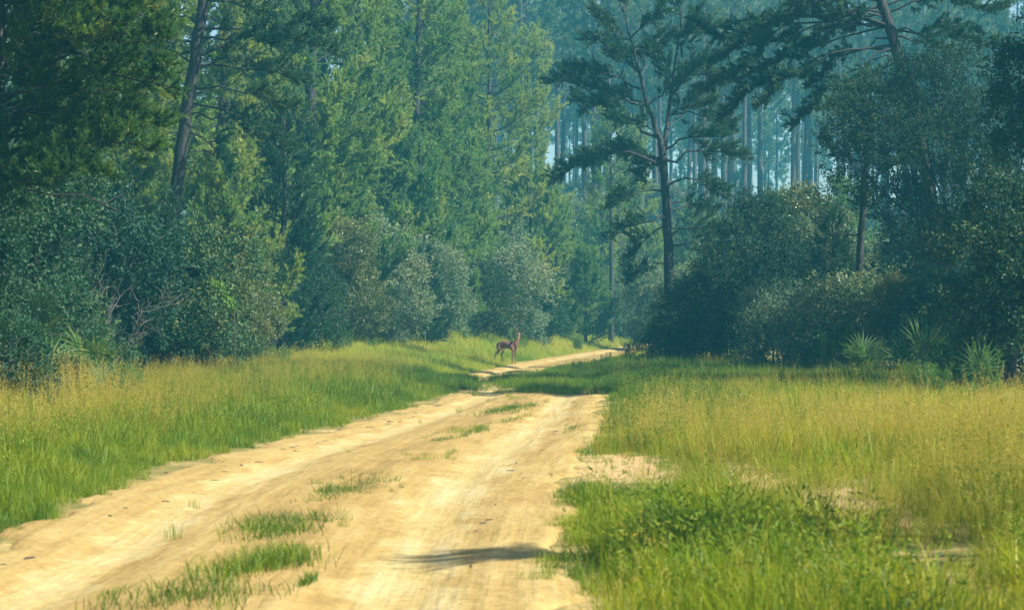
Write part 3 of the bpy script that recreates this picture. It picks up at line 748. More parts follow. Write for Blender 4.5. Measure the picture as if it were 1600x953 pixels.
# ---------------------------------------------------------------- oaks and shrubs
SH = {
    'round': lobes_mesh(51, shrub_lobes(51, 2.0, 4.2, 10), M_LEAF),
    'tall': lobes_mesh(52, shrub_lobes(52, 1.8, 5.4, 12), M_LEAF),
    'grey': lobes_mesh(53, shrub_lobes(53, 2.0, 5.0, 12), M_LEAF_G, leaf=(0.11, 0.06)),
    'yellow': lobes_mesh(54, shrub_lobes(54, 1.9, 5.6, 12), M_LEAF_Y, leaf=(0.11, 0.06)),
    'low': lobes_mesh(55, shrub_lobes(55, 1.5, 2.2, 8), M_LEAF, leaf=(0.085, 0.045)),
    'lowgrey': lobes_mesh(56, shrub_lobes(56, 1.5, 2.4, 8), M_LEAF_G, leaf=(0.085, 0.042)),
    'dark': lobes_mesh(57, shrub_lobes(57, 2.3, 4.8, 12), M_LEAF_D),
}
SHRUBS = [   # px, distance, kind, scale, rotation, label, category
    (4, 39, 'low', 0.72, 0.3, 'low glossy shrub in front of the palmettos at the frame edge'),
    (40, 57, 'tall', 1.12, 1.0, 'glossy small-leaved tall shrub under the bright green pine'),
    (-60, 52, 'tall', 1.0, 2.0, 'tall shrub cut off by the frame edge behind the low glossy one'),
    (140, 67, 'dark', 1.15, 2.4, 'tall blue-green shrub between the glossy shrub and the dark pine trunk'),
    (215, 70, 'round', 1.1, 3.1, 'round blue-green shrub under the dark leaning trunk'),
    (305, 71, 'round', 1.08, 0.2, 'large rounded blue-green shrub carrying a bright vine'),
    (372, 82, 'yellow', 0.72, 5.2, 'smaller rounded shrub between the vine-hung shrub and the dark conical pine'),
    (90, 60, 'low', 1.1, 4.2, 'low shrub directly behind the palmetto clump of the shaded edge'),
    (480, 99, 'dark', 0.9, 3.3, 'green shrub tucked beside the dark conical pine'),
    (535, 107, 'yellow', 1.05, 0.4, 'tall yellow-leaved shrub catching the sun on the wood edge'),
    (590, 111, 'lowgrey', 1.1, 1.4, 'low grey-green shrub at the foot of the yellow-leaved shrub'),
    (628, 114, 'grey', 0.95, 2.2, 'tall grey-green shrub beside the yellow-leaved one'),
    (566, 118, 'grey', 1.25, 4.2, 'tallest grey-green shrub behind the yellow-leaved one'),
    (690, 123, 'grey', 1.0, 3.0, 'grey-green shrub under the sunlit pines of the clearing'),
    (735, 131, 'dark', 0.95, 4.4, 'darker shrub at the far side of the clearing behind the deer'),
    (795, 136, 'grey', 1.1, 0.3, 'broad grey-green shrub directly behind the deer'),
    (842, 140, 'round', 0.85, 1.9, 'rounded shrub between the deer and the bushy young pine'),
    (765, 150, 'grey', 1.35, 5.1, 'tall hazy shrub under the open-crowned pine'),
    (880, 158, 'grey', 1.0, 0.6, 'hazy shrub behind the bushy young pine at the bend'),
    (975, 170, 'grey', 0.9, 2.5, 'hazy shrub where the road disappears at the bend'),
    (1030, 150, 'grey', 1.0, 2.9, 'hazy shrub behind the slender dark pine'),
    (1036, 104, 'low', 0.95, 0.9, 'dark bush at the road edge beside the slender dark pine'),
    (1085, 102, 'low', 0.9, 3.2, 'dark bush covering the foot of the slender dark pine'),
    (1080, 118, 'grey', 0.95, 0.5, 'paler bush behind the foot of the slender dark pine'),
    (1115, 101, 'dark', 0.9, 0.8, 'rounded dark bush between the slender pine and the big round oak'),
    (1250, 108, 'yellow', 1.42, 1.5, 'tall sun-touched shrub rising behind the big round bush'),
    (1310, 100, 'grey', 1.15, 3.5, 'grey-green shrub behind the thin pine trunk'),
    (1215, 84, 'lowgrey', 1.15, 4.1, 'low grey-green shrub at the foot of the big round bush'),
    (1275, 82, 'lowgrey', 1.25, 1.2, 'low grey-green shrub just before the thin pine trunk'),
    (1345, 81, 'low', 1.4, 2.2, 'leafy low shrub around the foot of the thin pine trunk'),
    (1405, 78, 'yellow', 0.6, 0.4, 'pale-leaved shrub behind the tall dark palmetto'),
    (1470, 77, 'round', 0.85, 5.5, 'shaded shrub below the great dark oak'),
    (1420, 100, 'dark', 1.3, 5.5, 'dark shrub behind the great dark oak'),
    (1520, 95, 'dark', 1.4, 2.5, 'tall dark shrub behind the yellow-flecked tree'),
    (1600, 60, 'low', 1.2, 1.1, 'low shaded shrub at the frame edge under the yellow-flecked tree'),
]
for px, y, kind, s, rz, lab in SHRUBS:
    plant('shrub', SH[kind], ('stem', 'foliage'), G(px, y, -0.05), rz, s, lab, 'shrub', 'shrubs along the wood edge')

for k in range(34):    # young pines on the ridge
    y = rng.uniform(240, 400); px = rng.uniform(830, 1620)
    plant('pine_tree', YOUNG, ('trunk', 'crown'), G(px, y, -0.05), rng.random() * TAU, rng.uniform(1.0, 1.7),
          'low young pine in blue haze among the far bare trunks', 'pine tree', 'young far pines in the haze')
rng = R(77)     # hazy undergrowth at the feet of the far pines
for k in range(46):
    y = rng.uniform(190, 330); px = rng.uniform(560, 1620)
    plant('shrub', SH['grey' if k % 3 else 'yellow'], ('stem', 'foliage'), G(px, y, -0.05), rng.random() * TAU, rng.uniform(1.0, 1.7),
          'pale hazy shrub among the feet of the far pines', 'shrub', 'hazy undergrowth among the far pines')


def bare_shrub_mesh(seed, h=3.0):
    rng = R(seed); w = Geo()
    for k in range(9):
        az = rng.random() * TAU; e = np.array([math.cos(az) * h * rng.uniform(.3, .75), math.sin(az) * h * rng.uniform(.3, .75), h * rng.uniform(0.5, 1.0)])
        C = curve([0, 0, -0.1], e, rng, 8, 0.10, 0.04); w.tube(C, np.linspace(0.022, 0.007, 8), 5)
        for j in range(7):
            i = int(rng.integers(3, 8)); q = C[i] + unit(unit(e) + rng.normal(size=3) * 0.8) * h * rng.uniform(0.12, 0.38)
            C2 = curve(C[i], q, rng, 5, 0.02, 0.06); w.tube(C2, np.linspace(0.009, 0.004, 5), 4)
            for m in range(3):
                q2 = C2[2 + m] + unit(rng.normal(size=3) + (q - C[i])) * 0.25
                w.tube([C2[2 + m], q2], [0.006, 0.003], 3)
    return w.mesh('bare_shrub', M_TWIG, True)


for i, (px, y, h, lab) in enumerate([(160, 63.5, 3.0, 'leafless grey branching shrub in front of the dark blue-green shrub')]):
    tag(obj('bare_shrub', bare_shrub_mesh(700 + i, h), None, G(px, y, -0.05)), lab, 'shrub')


def oak(base_px, y, lobes_px, seed, label, mat, trunk=((0, 0, -0.2, .16), (0.1, 0, 1.2, .14), (0.0, 0.1, 2.4, .11)), **kw):
    b = G(base_px, y); k = FPX / y
    lobes = [(*(PT(px, py, y + dy) - b), r / k) for px, py, dy, r in lobes_px]
    ms = lobes_mesh(seed, lobes, mat, trunk_pts=list(trunk), bark=M_BARK, **kw)
    return plant('oak_tree', ms, ('trunk', 'foliage'), b, 0, 1.0, label, 'oak tree')


# the big round bush-like oak
oak(1180, 98, [(1180, 380, 0, 60), (1130, 430, -.5, 50), (1230, 430, -.5, 55), (1180, 470, -1.2, 65), (1120, 500, -.6, 45), (1240, 500, -.8, 50), (1190, 335, .5, 40), (1090, 470, 0, 38), (1270, 460, .5, 42), (1180, 530, -1, 45)],
    61, 'big round dark-green oak bush in the middle of the shaded edge', M_LEAF_D)
# great dark oak mass
oak(1470, 84, [(1330, 200, 0, 45), (1345, 250, -.4, 42), (1400, 180, .4, 60), (1400, 250, -1, 60), (1460, 150, .6, 60), (1470, 230, -1, 70), (1540, 200, 0, 70), (1540, 280, -.6, 60), (1470, 300, -.8, 55), (1600, 240, 0, 60), (1400, 310, -.4, 48), (1320, 290, .4, 32), (1500, 110, .6, 45), (1440, 370, -.4, 60), (1500, 400, -.5, 60), (1310, 225, -.6, 36), (1375, 215, -.9, 50), (1360, 160, .2, 45), (1430, 200, .5, 60), (1505, 250, -.9, 60), (1580, 300, -.4, 55), (1430, 130, 0, 45), (1365, 330, .2, 40)],
    62, 'great dark oak spreading over the shrubs of the shaded side', M_LEAF_D, dens=42, leaf=(0.10, 0.045),
    trunk=((0, 0, -0.2, .22), (0.15, 0, 2.0, .19), (0.0, 0.1, 3.6, .15)))
# yellow-flecked tree at the frame edge
oak(1575, 56, [(1570, 330, 0, 65), (1520, 400, -.4, 55), (1590, 420, -.6, 65), (1530, 480, -.4, 55), (1600, 520, -.3, 60), (1640, 350, 0, 70), (1650, 460, 0, 70), (1550, 540, -.3, 45)],
    63, 'yellow-flecked glossy small tree at the frame edge of the shaded side', M_LEAF_D, tint0=0.62, tvar=0.42)
oak(1625, 64, [(1600, 110, 0, 45), (1580, 170, 0, 45), (1640, 180, 0, 60), (1600, 240, 0, 50), (1650, 60, 0, 50)],
    64, 'tall narrow dark oak cut off by the frame edge', M_LEAF_D, trunk=((0, 0, -0.2, .16), (0.1, 0, 2.4, .14), (0.0, 0.1, 4.8, .11)))


# ---------------------------------------------------------------- vine, palmettos, feathery weeds
def vine():
    rng = R(71); g = Geo(); b = G(345, 68.6)
    path = [PT(330, 442, 68.6) - b, PT(345, 446, 68.4) - b, PT(350, 462, 68.3) - b, PT(358, 472, 68.3) - b, PT(366, 482, 68.4) - b]
    P = np.array(path); t2 = np.linspace(0, 1, 240)
    C = np.stack([np.interp(t2, np.linspace(0, 1, 5), P[:, i]) for i in range(3)], 1)
    leaves(g, C + rng.normal(size=C.shape) * 0.07, rng.normal(size=C.shape) + [0, -0.6, 0], rng, 0.11, 0.07, 0.8, 0.2)
    w = Geo(); w.tube(np.concatenate([[[P[-1][0], 0.1, 0]], P[::-1]]), [0.012] * 6, 4)
    plant('vine', (w.mesh('stem', M_TWIG), g.mesh('foliage', M_FENNEL)), ('stem', 'foliage'), b, 0, 1.0, 'bright green vine draped over the large rounded shrub', 'vine')


vine()


def fan_mesh(seed, stalk=0.6, size=0.62, nseg=20, arc=2.1):
    rng = R(seed); g = Geo()
    tip = np.array([stalk * 0.55, 0, stalk * 0.83])
    g.tube([[0, 0, 0], tip * 0.5 + [0.0, 0, 0.03], tip], [0.014, 0.011, 0.009], 4, 0.4)
    d0 = unit(np.array([0.75, 0, 0.66])); side = np.array([0, 1.0, 0]); nrm = np.cross(d0, side)
    for k in range(nseg):
        a = -arc + 2 * arc * k / (nseg - 1)
        d = unit(d0 * math.cos(a) + side * math.sin(a) + nrm * rng.normal() * 0.07)
        w = np.cross(d, nrm) * 0.020; l = size * (0.75 + 0.25 * math.cos(a * 0.7)) * rng.uniform(0.9, 1.08)
        m1 = tip + d * l * 0.5 + nrm * 0.012; e = tip + d * l - np.array([0, 0, 0.10 * rng.random() * l])
        V = [tip, m1 - w, m1 + w, e, m1 - nrm * 0.014]
        g.add(V, [(0, 1, 4), (0, 4, 2), (1, 3, 4), (4, 3, 2)], np.full(5, np.clip(0.5 + rng.normal() * 0.18, 0, 1)))
    return g.mesh('frond', M_PALM)


FANS = [fan_mesh(80 + i, stalk=0.45 + 0.12 * i) for i in range(4)]


def palmetto(px, y, s, n, seed, label, dry=False, lift=0.0):
    rng = R(seed)
    e = obj('palmetto', None, None, G(px, y, lift), 0, s * 0.95); tag(e, label, 'palmetto', 'palmettos at the wood edge')
    for k in range(n):
        az = k * TAU / n + rng.normal() * 0.3
        f = obj('frond', FANS[k % 4], e, (0.05 * math.cos(az), 0.05 * math.sin(az), 0), 0)
        f.rotation_euler = (rng.normal() * 0.3, rng.uniform(-0.75, 0.6), az); f.scale = (rng.uniform(0.7, 1.15),) * 3
    return e


palmetto(44, 51, 1.3, 9, 91, 'shaded palmetto farthest back, under the glossy tall shrub', lift=0.9)
palmetto(95, 46, 1.3, 10, 92, 'big dark palmetto standing behind the low glossy shrub')
palmetto(142, 50, 1.2, 9, 93, 'palmetto with fanned fronds above the grass, behind the big dark one', lift=0.35)
palmetto(182, 44.5, 0.95, 6, 94, 'small palmetto sunk in the tall grass in front of the others')
palmetto(1352, 70, 1.25, 11, 95, 'yellow-green palmetto in the grass before the thin pine trunk')
palmetto(1432, 73, 1.75, 10, 96, 'tall dark palmetto below the great dark oak')
palmetto(1560, 50, 1.1, 9, 97, 'shaded palmetto nearest the frame edge under the yellow-flecked tree')
palmetto(1500, 66, 1.0, 8, 98, 'low palmetto between the tall dark one and the frame edge')


def fennel_mesh(seed, h=1.2, n=9):
    rng = R(seed); w = Geo(); O, A, L = [], [], []
    for k in range(n):
        az = rng.random() * TAU; r = rng.random() * 0.35
        b = np.array([math.cos(az) * r * 0.4, math.sin(az) * r * 0.4, -0.05]); e = np.array([math.cos(az) * r * 1.5, math.sin(az) * r * 1.5, h * rng.uniform(0.6, 1.05)])
        w.tube([b, (b + e) / 2, e], [0.009, 0.007, 0.003], 4)
        for t in np.linspace(0.15, 1, 16):
            p = b + (e - b) * t
            for q in range(2):
                a2 = rng.random() * TAU
                O.append(p); A.append(np.array([math.cos(a2) * 0.7, math.sin(a2) * 0.7, 0.75])); L.append(0.22 * (1.2 - 0.7 * t))
    g = Geo(); needles(g, np.array(O), np.array(A), np.array(L), rng, 12, 0.09, 0.012, 0.7, 0.5, 0.3)
    return w.mesh('stem', M_TWIG), g.mesh('foliage', M_FENNEL)


FEN = [fennel_mesh(101), fennel_mesh(102, 1.0, 12), fennel_mesh(103, 1.5, 7)]
for px, y, v, s, lab in [
    (405, 83, 0, 1.0, 'feathery bright green weed clump before the dark conical pine'),
    (438, 86, 1, 0.8, 'lower feathery weed clump beside the dark conical pine'),
    (528, 98, 0, 1.0, 'feathery green weed in front of the yellow-leaved shrub'),
    (545, 101, 2, 0.75, 'thin feathery weed beside the yellow-leaved shrub'),
    (585, 104, 1, 0.7, 'low feathery weed at the foot of the low grey-green shrub'),
    (800, 129, 2, 1.0, 'tall feathery weed right behind the deer'),
    (818, 131, 0, 0.8, 'feathery weed behind the head of the deer'),
    (725, 126, 0, 0.9, 'feathery weed by the darker shrub of the clearing'),
    (905, 143, 1, 1.0, 'low feathery weed before the bushy young pine'),
    (710, 121, 1, 0.45, 'small tuft of weed on the open bank near the deer'),
    (905, 90, 1, 0.5, 'brownish green weed clump on the verge beside the bright bend'),
    (950, 94, 0, 0.6, 'weed clump on the verge nearest the dark bush'),
    (1290, 76, 2, 1.0, 'tall feathery weed before the low grey-green shrubs'),
    (1185, 86, 0, 0.9, 'feathery weed at the foot of the big round bush'),
    (1480, 62, 0, 1.1, 'feathery green weed in the grass below the great dark oak'),
    (1540, 47, 2, 0.9, 'tall feathery weed in the grass near the frame edge'),
    (1465, 50, 1, 0.9, 'feathery weed among yellow grass on the right-hand verge')]:
    plant('feathery_weed', FEN[v], ('stem', 'foliage'), G(px, y, -0.02), px, s, lab, 'weed', 'feathery weeds at the wood edge')


# ---------------------------------------------------------------- grass
def blades(geo, rng, n, h, w, rad, curl=0.35, tint0=0.5, tvar=0.3, base=None):
    az = rng.random(n) * TAU; r = rad * np.sqrt(rng.random(n))
    b = np.stack([np.cos(az) * r, np.sin(az) * r, np.full(n, -0.03)], 1) if base is None else base
    a2 = rng.random(n) * TAU; l = h * (0.5 + 0.6 * rng.random(n)); c = curl * (0.3 + rng.random(n))
    d = np.stack([np.cos(a2), np.sin(a2), 0 * a2], 1)
    side = np.stack([-np.sin(a2 + 0.6), np.cos(a2 + 0.6), 0 * a2], 1) * (w / 2)
    p1 = b + d * (l * c * 0.35)[:, None] + [0, 0, 1] * (l * 0.55)[:, None]
    p2 = b + d * (l * c)[:, None] + [0, 0, 1] * (l * (1 - 0.25 * c))[:, None]
    V = np.stack([b - side, b + side, p1 - side * .8, p1 + side * .8, p2], 1).reshape(-1, 3)
    k = np.arange(n)[:, None] * 5
    F = np.concatenate([k + [0, 1, 3], k + [0, 3, 2], k + [2, 3, 4]])
    geo.add(V, F, np.repeat(np.clip(tint0 + tvar * (rng.random(n) - .5) * 2, 0, 1), 5))
    return p2


def clump_short(seed, mat=None):
    rng = R(seed); g = Geo(); blades(g, rng, 26, 0.34, 0.009, 0.16, 0.5)
    return g.mesh('short_clump', mat or M_GRASS)


def clump_leafy(seed):
    rng = R(seed); g = Geo(); blades(g, rng, 18, 0.45, 0.009, 0.15, 0.6)
    n = 60; az = rng.random(n) * TAU; r = 0.16 * np.sqrt(rng.random(n)); z = 0.45 * rng.random(n) ** 0.7
    P = np.stack([np.cos(az) * r, np.sin(az) * r, z], 1)
    leaves(g, P, np.stack([np.cos(az), np.sin(az), 0.6 + 0 * az], 1) + rng.normal(size=(n, 3)) * 0.4, rng, 0.05, 0.014, 0.5, 0.3)
    return g.mesh('leafy_clump', M_GRASS)


def clump_tall(seed, nseed=4, h=0.95):
    rng = R(seed); g = Geo(); blades(g, rng, 16, 0.55 * h / 0.95, 0.007, 0.15, 0.45, 0.35)
    k0 = sum(len(f) for f in g.F)
    tips = blades(g, rng, nseed, h * 1.12, 0.005, 0.12, 0.28, 0.6)
    k1 = sum(len(f) for f in g.F)
    n = 40
    for t in tips:
        u = rng.random(n); r = 0.06 * (1.15 - u) * h * rng.random(n) ** 0.5
        az = rng.random(n) * TAU
        P = t + np.stack([np.cos(az) * r, np.sin(az) * r, (u - 0.8) * 0.42 * h], 1)
        leaves(g, P, rng.normal(size=(n, 3)) * 0.5 + [0, 0, 0.7], rng, 0.024, 0.0065, 0.5, 0.4)
    V = np.concatenate(g.V); F = np.concatenate(g.F); mi = np.ones(len(F)); mi[:k1] = 0
    return make_mesh('tall_clump', V, F, [M_STRAW, M_SEED], np.concatenate(g.T), mat_index=mi)


def clump_coll(name, meshes):
    c = bpy.data.collections.new(name)
    for m in meshes:
        o = bpy.data.objects.new(name, m); c.objects.link(o)
    return c


C_SHORT = clump_coll('short_clumps', [clump_short(110 + i) for i in range(5)])
C_MEADOW = clump_coll('meadow_clumps', [clump_short(115 + i, M_MEADOW) for i in range(4)])
C_LEAFY = clump_coll('leafy_clumps', [clump_leafy(120 + i) for i in range(4)])
C_TALL = clump_coll('tall_clumps', [clump_tall(130 + i) for i in range(6)])


def scatter(name, coll, pts, scl, tint, seed, label):
    rng = R(seed); n = len(pts); nv = len(coll.objects)
    me = bpy.data.meshes.new(name)
    me.vertices.add(n); me.vertices.foreach_set('co', np.asarray(pts, np.float32).ravel())
    rot = np.stack([rng.normal(size=n) * 0.17, rng.normal(size=n) * 0.17 - 0.08, rng.random(n) * TAU], 1)
    a = me.attributes.new('prot', 'FLOAT_VECTOR', 'POINT'); a.data.foreach_set('vector', rot.astype(np.float32).ravel())
    a = me.attributes.new('pscl', 'FLOAT', 'POINT'); a.data.foreach_set('value', np.asarray(scl, np.float32))
    a = me.attributes.new('ptint', 'FLOAT', 'POINT'); a.data.foreach_set('value', np.clip(tint, 0, 1).astype(np.float32))
    a = me.attributes.new('pidx', 'INT', 'POINT'); a.data.foreach_set('value', rng.integers(0, nv, n).astype(np.int32))
    o = obj(name, me)
    ng = bpy.data.node_groups.new(name, 'GeometryNodeTree')
    ng.interface.new_socket('Geometry', in_out='INPUT', socket_type='NodeSocketGeometry')
    ng.interface.new_socket('Geometry', in_out='OUTPUT', socket_type='NodeSocketGeometry')
    N = ng.nodes; L = ng.links
    gi = N.new('NodeGroupInput'); go = N.new('NodeGroupOutput')
    ip = N.new('GeometryNodeInstanceOnPoints')
    ci = N.new('GeometryNodeCollectionInfo'); ci.inputs['Collection'].default_value = coll
    ci.inputs['Separate Children'].default_value = True; ci.inputs['Reset Children'].default_value = True

    def attr(nm, ty):
        x = N.new('GeometryNodeInputNamedAttribute'); x.data_type = ty; x.inputs['Name'].default_value = nm
        return x.outputs['Attribute']
    L.new(gi.outputs[0], ip.inputs['Points']); L.new(ci.outputs[0], ip.inputs['Instance'])
    ip.inputs['Pick Instance'].default_value = True
    L.new(attr('pidx', 'INT'), ip.inputs['Instance Index'])
    L.new(attr('prot', 'FLOAT_VECTOR'), ip.inputs['Rotation'])
    L.new(attr('pscl', 'FLOAT'), ip.inputs['Scale'])
    L.new(ip.outputs[0], go.inputs[0])
    md = o.modifiers.new('scatter', 'NODES'); md.node_group = ng
    struct(o, 'stuff', label)
    return o


def candidates(n, seed, y0=13.0, y1=190.0, pw=1.0):
    rng = R(seed)
    u = rng.random(n)
    y = (y0 ** pw + u * (y1 ** pw - y0 ** pw)) ** (1 / pw)
    hw = 0.225 * y + 2.2
    x = (rng.random(n) * 2 - 1) * hw
    return x, y, rng


def in_field(x, y):
    return (x > XFL(y) - 1.2) & (x < XFR(y) + 2.5)


def edge(x, y):
    """signed distance outside the bare track, with a ragged margin"""
    w = 0.7 * (vnoise(x, y, 1.3, 5) - 0.5) + 0.5 * (vnoise(x, y, 0.5, 6) - 0.5)
    return np.maximum(XL(y) - x, x - XR(y)) + w


def overgrown(x, y):
    """where grass has closed over the track in the shade, before the bend"""
    band = sstep(65.5, 68, y + 9.0 * (vnoise(x, y * 0.5, 0.9, 14) - 0.4)) * (1 - sstep(82, 90, y - 6 * sstep(-0.3, 1.3, x)))
    right = sstep(84, 90, y) * sstep(0.65, 1.0, (x - XL(y)) / np.maximum(XR(y) - XL(y), 0.5) + 0.2 * (vnoise(x, y, 2, 15) - .5)) * (1 - sstep(102, 116, y))
    track = np.exp(-(((x - XL(y)) / np.maximum(XR(y) - XL(y), 0.5) - 0.24) / 0.12) ** 2)
    return np.maximum(band * (1 - 0.75 * track), right)


def keep(rng, prob):
    return rng.random(len(prob)) < prob


def build_grass():
    # tall seeding grass, left bank and right field
    x, y, rng = candidates(80000, 201, pw=0.95)
    e = edge(x, y); left = x < XL(y)
    patch = vnoise(x, y, 2.4, 21)
    pr = np.where(left, sstep(1.2, 2.6, e + 1.2 * (patch - 0.5)), sstep(0.5, 2.2, e + 2.0 * (patch - 0.5)) * (0.12 + 0.88 * sstep(0.38, 0.60, patch)))
    pr = pr * in_field(x, y) * np.where(y > 96, 0.30 * sstep(0.45, 0.7, vnoise(x, y, 5, 22)), 0.85) * (y < 175)
    hole = sand_hole(x, y, left)
    pr = pr * (1 - 0.85 * hole)
    k = keep(rng, pr); x, y = x[k], y[k]; left = left[k]; patch = patch[k]
    n1 = vnoise(x, y, 3.5, 24) - 0.5; n2 = vnoise(x, y, 1.1, 26) - 0.5
    ti = np.where(left, 0.68 - 0.22 * sstep(34, 60, y), 0.60 - 0.28 * sstep(44, 75, y)) + 0.5 * n1 + 0.35 * n2 + 0.12 * rng.normal(size=len(x))
    sc = np.where(left, 1.0, 0.82) * (0.6 + 0.65 * rng.random(len(x))) * (0.88 - 0.32 * sstep(28, 55, y)) * (0.5 + 0.6 * vnoise(x, y, 1.6, 25) + 0.5 * vnoise(x, y, 0.55, 27))
    pts = np.stack([x, y, H(x, y)], 1)
    sc = sc * (1 - 0.35 * worn(x, y))
    scatter('tall_grass', C_TALL, pts, sc, ti, 1, 'tall seeding grass of the banks beside the road')
    # short green grass: verges, overgrown band, clearing, and between the tall stems
    x, y, rng = candidates(190000, 202, pw=0.85)
    e = edge(x, y); left = x < XL(y); og = overgrown(x, y)
    pr = sstep(0.0, 0.35, e) * (1 - np.where(left, 0.72, 0.45) * sstep(1.8, 3.4, e) * (y < 90))
    pr = np.where(~left & (y < 44), pr * (1 - 0.75 * sstep(0.5, 1.8, e)), pr)
    pr = np.where(~left & (y < 60), pr * (0.35 + 0.65 * sstep(0.35, 0.6, vnoise(x, y, 1.6, 31))), pr)
    hole = sand_hole(x, y, left)
    pr = np.maximum(pr * (1 - 0.82 * hole), og) * in_field(x, y)
    T_ = (x - XL(y)) / np.maximum(XR(y) - XL(y), 0.5)
    strip = np.exp(-((T_ - 0.50) / 0.10) ** 2) * sstep(0.52, 0.72, vnoise(x, y * 0.5, 0.7, 36)) * (y < 70) * (y > 19)
    pr = np.maximum(pr, 0.22 * strip)
    k = keep(rng, pr); x, y = x[k], y[k]; left = left[k]; og = og[k]; e = e[k]; strip = strip[k]
    ti = 0.52 + 0.5 * (vnoise(x, y, 2.2, 32) - 0.5) + 0.3 * (vnoise(x, y, 0.8, 33) - .5) + 0.1 * rng.normal(size=len(x)) - 0.22 * (og > 0.3) + 0.5 * sstep(88, 98, y) * (og < 0.3) + 0.28 * (~left) * (y < 50) * sstep(0.5, 2.5, e)  # overgrown band tinted darker: tree shade put into the blade colour
    sc = (0.6 + 0.7 * rng.random(len(x))) * (0.45 + 0.8 * sstep(0.0, 1.6, np.maximum(e, og * 0.8)))
    sc = np.where((strip > 0.02) & (e < 0) & (og < 0.2), 0.25 + 0.3 * rng.random(len(x)), sc)
    sc = sc * np.where(y > 92, 1.1, 1.0) * np.where(left, 1.0, 1.0) * (0.6 + 0.8 * vnoise(x, y, 0.5, 34))
    pts = np.stack([x, y, np.maximum(H(x, y), 0.0)], 1)
    sc = sc * (1 - 0.6 * worn(x, y))
    md = (y > 90 + 6 * (vnoise(x, y, 3, 38) - 0.5)) & (og < 0.3)
    scatter('short_grass', C_SHORT, pts[~md], sc[~md], ti[~md], 2, 'short green grass of the verges and the shaded stretch of track')
    tm = 0.45 + 0.6 * (vnoise(x, y, 4, 39) - 0.5) + 0.35 * (vnoise(x, y, 1.2, 40) - 0.5) + 0.08 * rng.normal(size=len(x))
    scatter('meadow_grass', C_MEADOW, pts[md], sc[md] * 1.15, tm[md], 4, 'bright yellow-green grass of the sunlit clearing round the deer')
    # leafy weeds: green patches on the right-hand verge
    x, y, rng = candidates(50000, 203, pw=0.8)
    e = edge(x, y); left = x < XL(y)
    vis = sstep(0.45, 0.65, vnoise(x, y, 1.5, 41))
    pr = np.where(left, 0.12 * sstep(0.5, 1.0, e), sstep(0.25, 0.9, e) * (0.45 * vis * (1 - 0.55 * sstep(1.2, 3, e)) + 0.7 * sstep(36, 44, y) * (1 - sstep(1.8, 3.0, e))))
    hole = sand_hole(x, y, left)
    pr = pr * in_field(x, y) * (y < 100) * (1 - 0.95 * hole)
    k = keep(rng, pr); x, y = x[k], y[k]
    ti = 0.45 + 0.45 * (vnoise(x, y, 1.8, 42) - 0.5) + 0.12 * rng.normal(size=len(x)) - 0.15 * sstep(38, 55, y)
    sc = 0.6 + 0.7 * rng.random(len(x))
    sc = sc * (1 - 0.6 * worn(x, y))
    scatter('leafy_weeds', C_LEAFY, np.stack([x, y, H(x, y)], 1), sc, ti, 3, 'low leafy green weeds patching the verges')


build_grass()

# single tufts growing on the bare track
for i, (px, py, w, d, h, n, lab) in enumerate([
    (330, 940, 1.0, .35, .22, 150, 'long dark grass tuft on the track nearest the camera'),
    (400, 888, .75, .45, .26, 260, 'broad bright grass tuft in the middle of the track, second from the camera'),
    (480, 912, .12, .10, .14, 30, 'tiny tuft beside the broad bright one on the track'),
    (428, 830, .85, .42, .20, 240, 'wide dark green grass tuft on the track, third from the camera'),
    (516, 775, .55, .5, .14, 160, 'flat green grass tuft in mid-track before the stringy one'),
    (590, 742, .75, .4, .09, 70, 'stringy flat grass tuft across the middle of the track'),
    (535, 748, .25, .3, .08, 40, 'small flat tuft next to the stringy one on the track'),
    (703, 688, .36, .5, .13, 90, 'small tuft in mid-track well ahead, nearer of a pair'),
    (742, 675, .33, .6, .16, 90, 'small tuft in mid-track well ahead, farther of a pair'),
    (788, 660, .35, .9, .10, 80, 'small dark tuft just before the large far tuft on the track'),
    (803, 640, .55, 1.6, .20, 260, 'large dark green tuft in mid-track before the overgrown stretch'),
    (920, 706, .35, .6, .12, 90, 'tuft at the verge side of the track beside the pale rut'),
    (905, 668, .3, .9, .10, 80, 'tuft by the verge under the lush green weeds'),
    (185, 930, .14, .12, .10, 25, 'tiny tuft in the near wheel rut'),
]):
    y = FPX * CAMZ / (py - HOR); rng = R(500 + i)
    g = Geo()
    nc = 9
    cc = rng.normal(size=(nc, 2)) * [0.6, 0.75]; cc[0] = 0
    pick = rng.integers(0, nc, 4 * n)
    q = cc[pick] + rng.normal(size=(4 * n, 2)) * 0.42
    far_ = np.linalg.norm(q, axis=1) > 1.9; q[far_] *= 0.45
    b = np.stack([q[:, 0] * w * .36, q[:, 1] * d * 2.0, np.full(4 * n, -0.02)], 1)
    b[:, 0] += 0.12 * w * np.sin(b[:, 1] * 2.3 + i) + (0.10 + 0.06 * math.sin(i * 2.1)) * b[:, 1]
    blades(g, rng, 4 * n, h * 0.9, 0.007, 0.1, 0.9, 0.30, 0.40, base=b)
    tag(obj('grass_tuft', g.mesh('grass_tuft', M_TUFT), None, ((px - 800) / FPX * y, y, 0.012)), lab, 'grass tuft', 'grass tufts on the track')


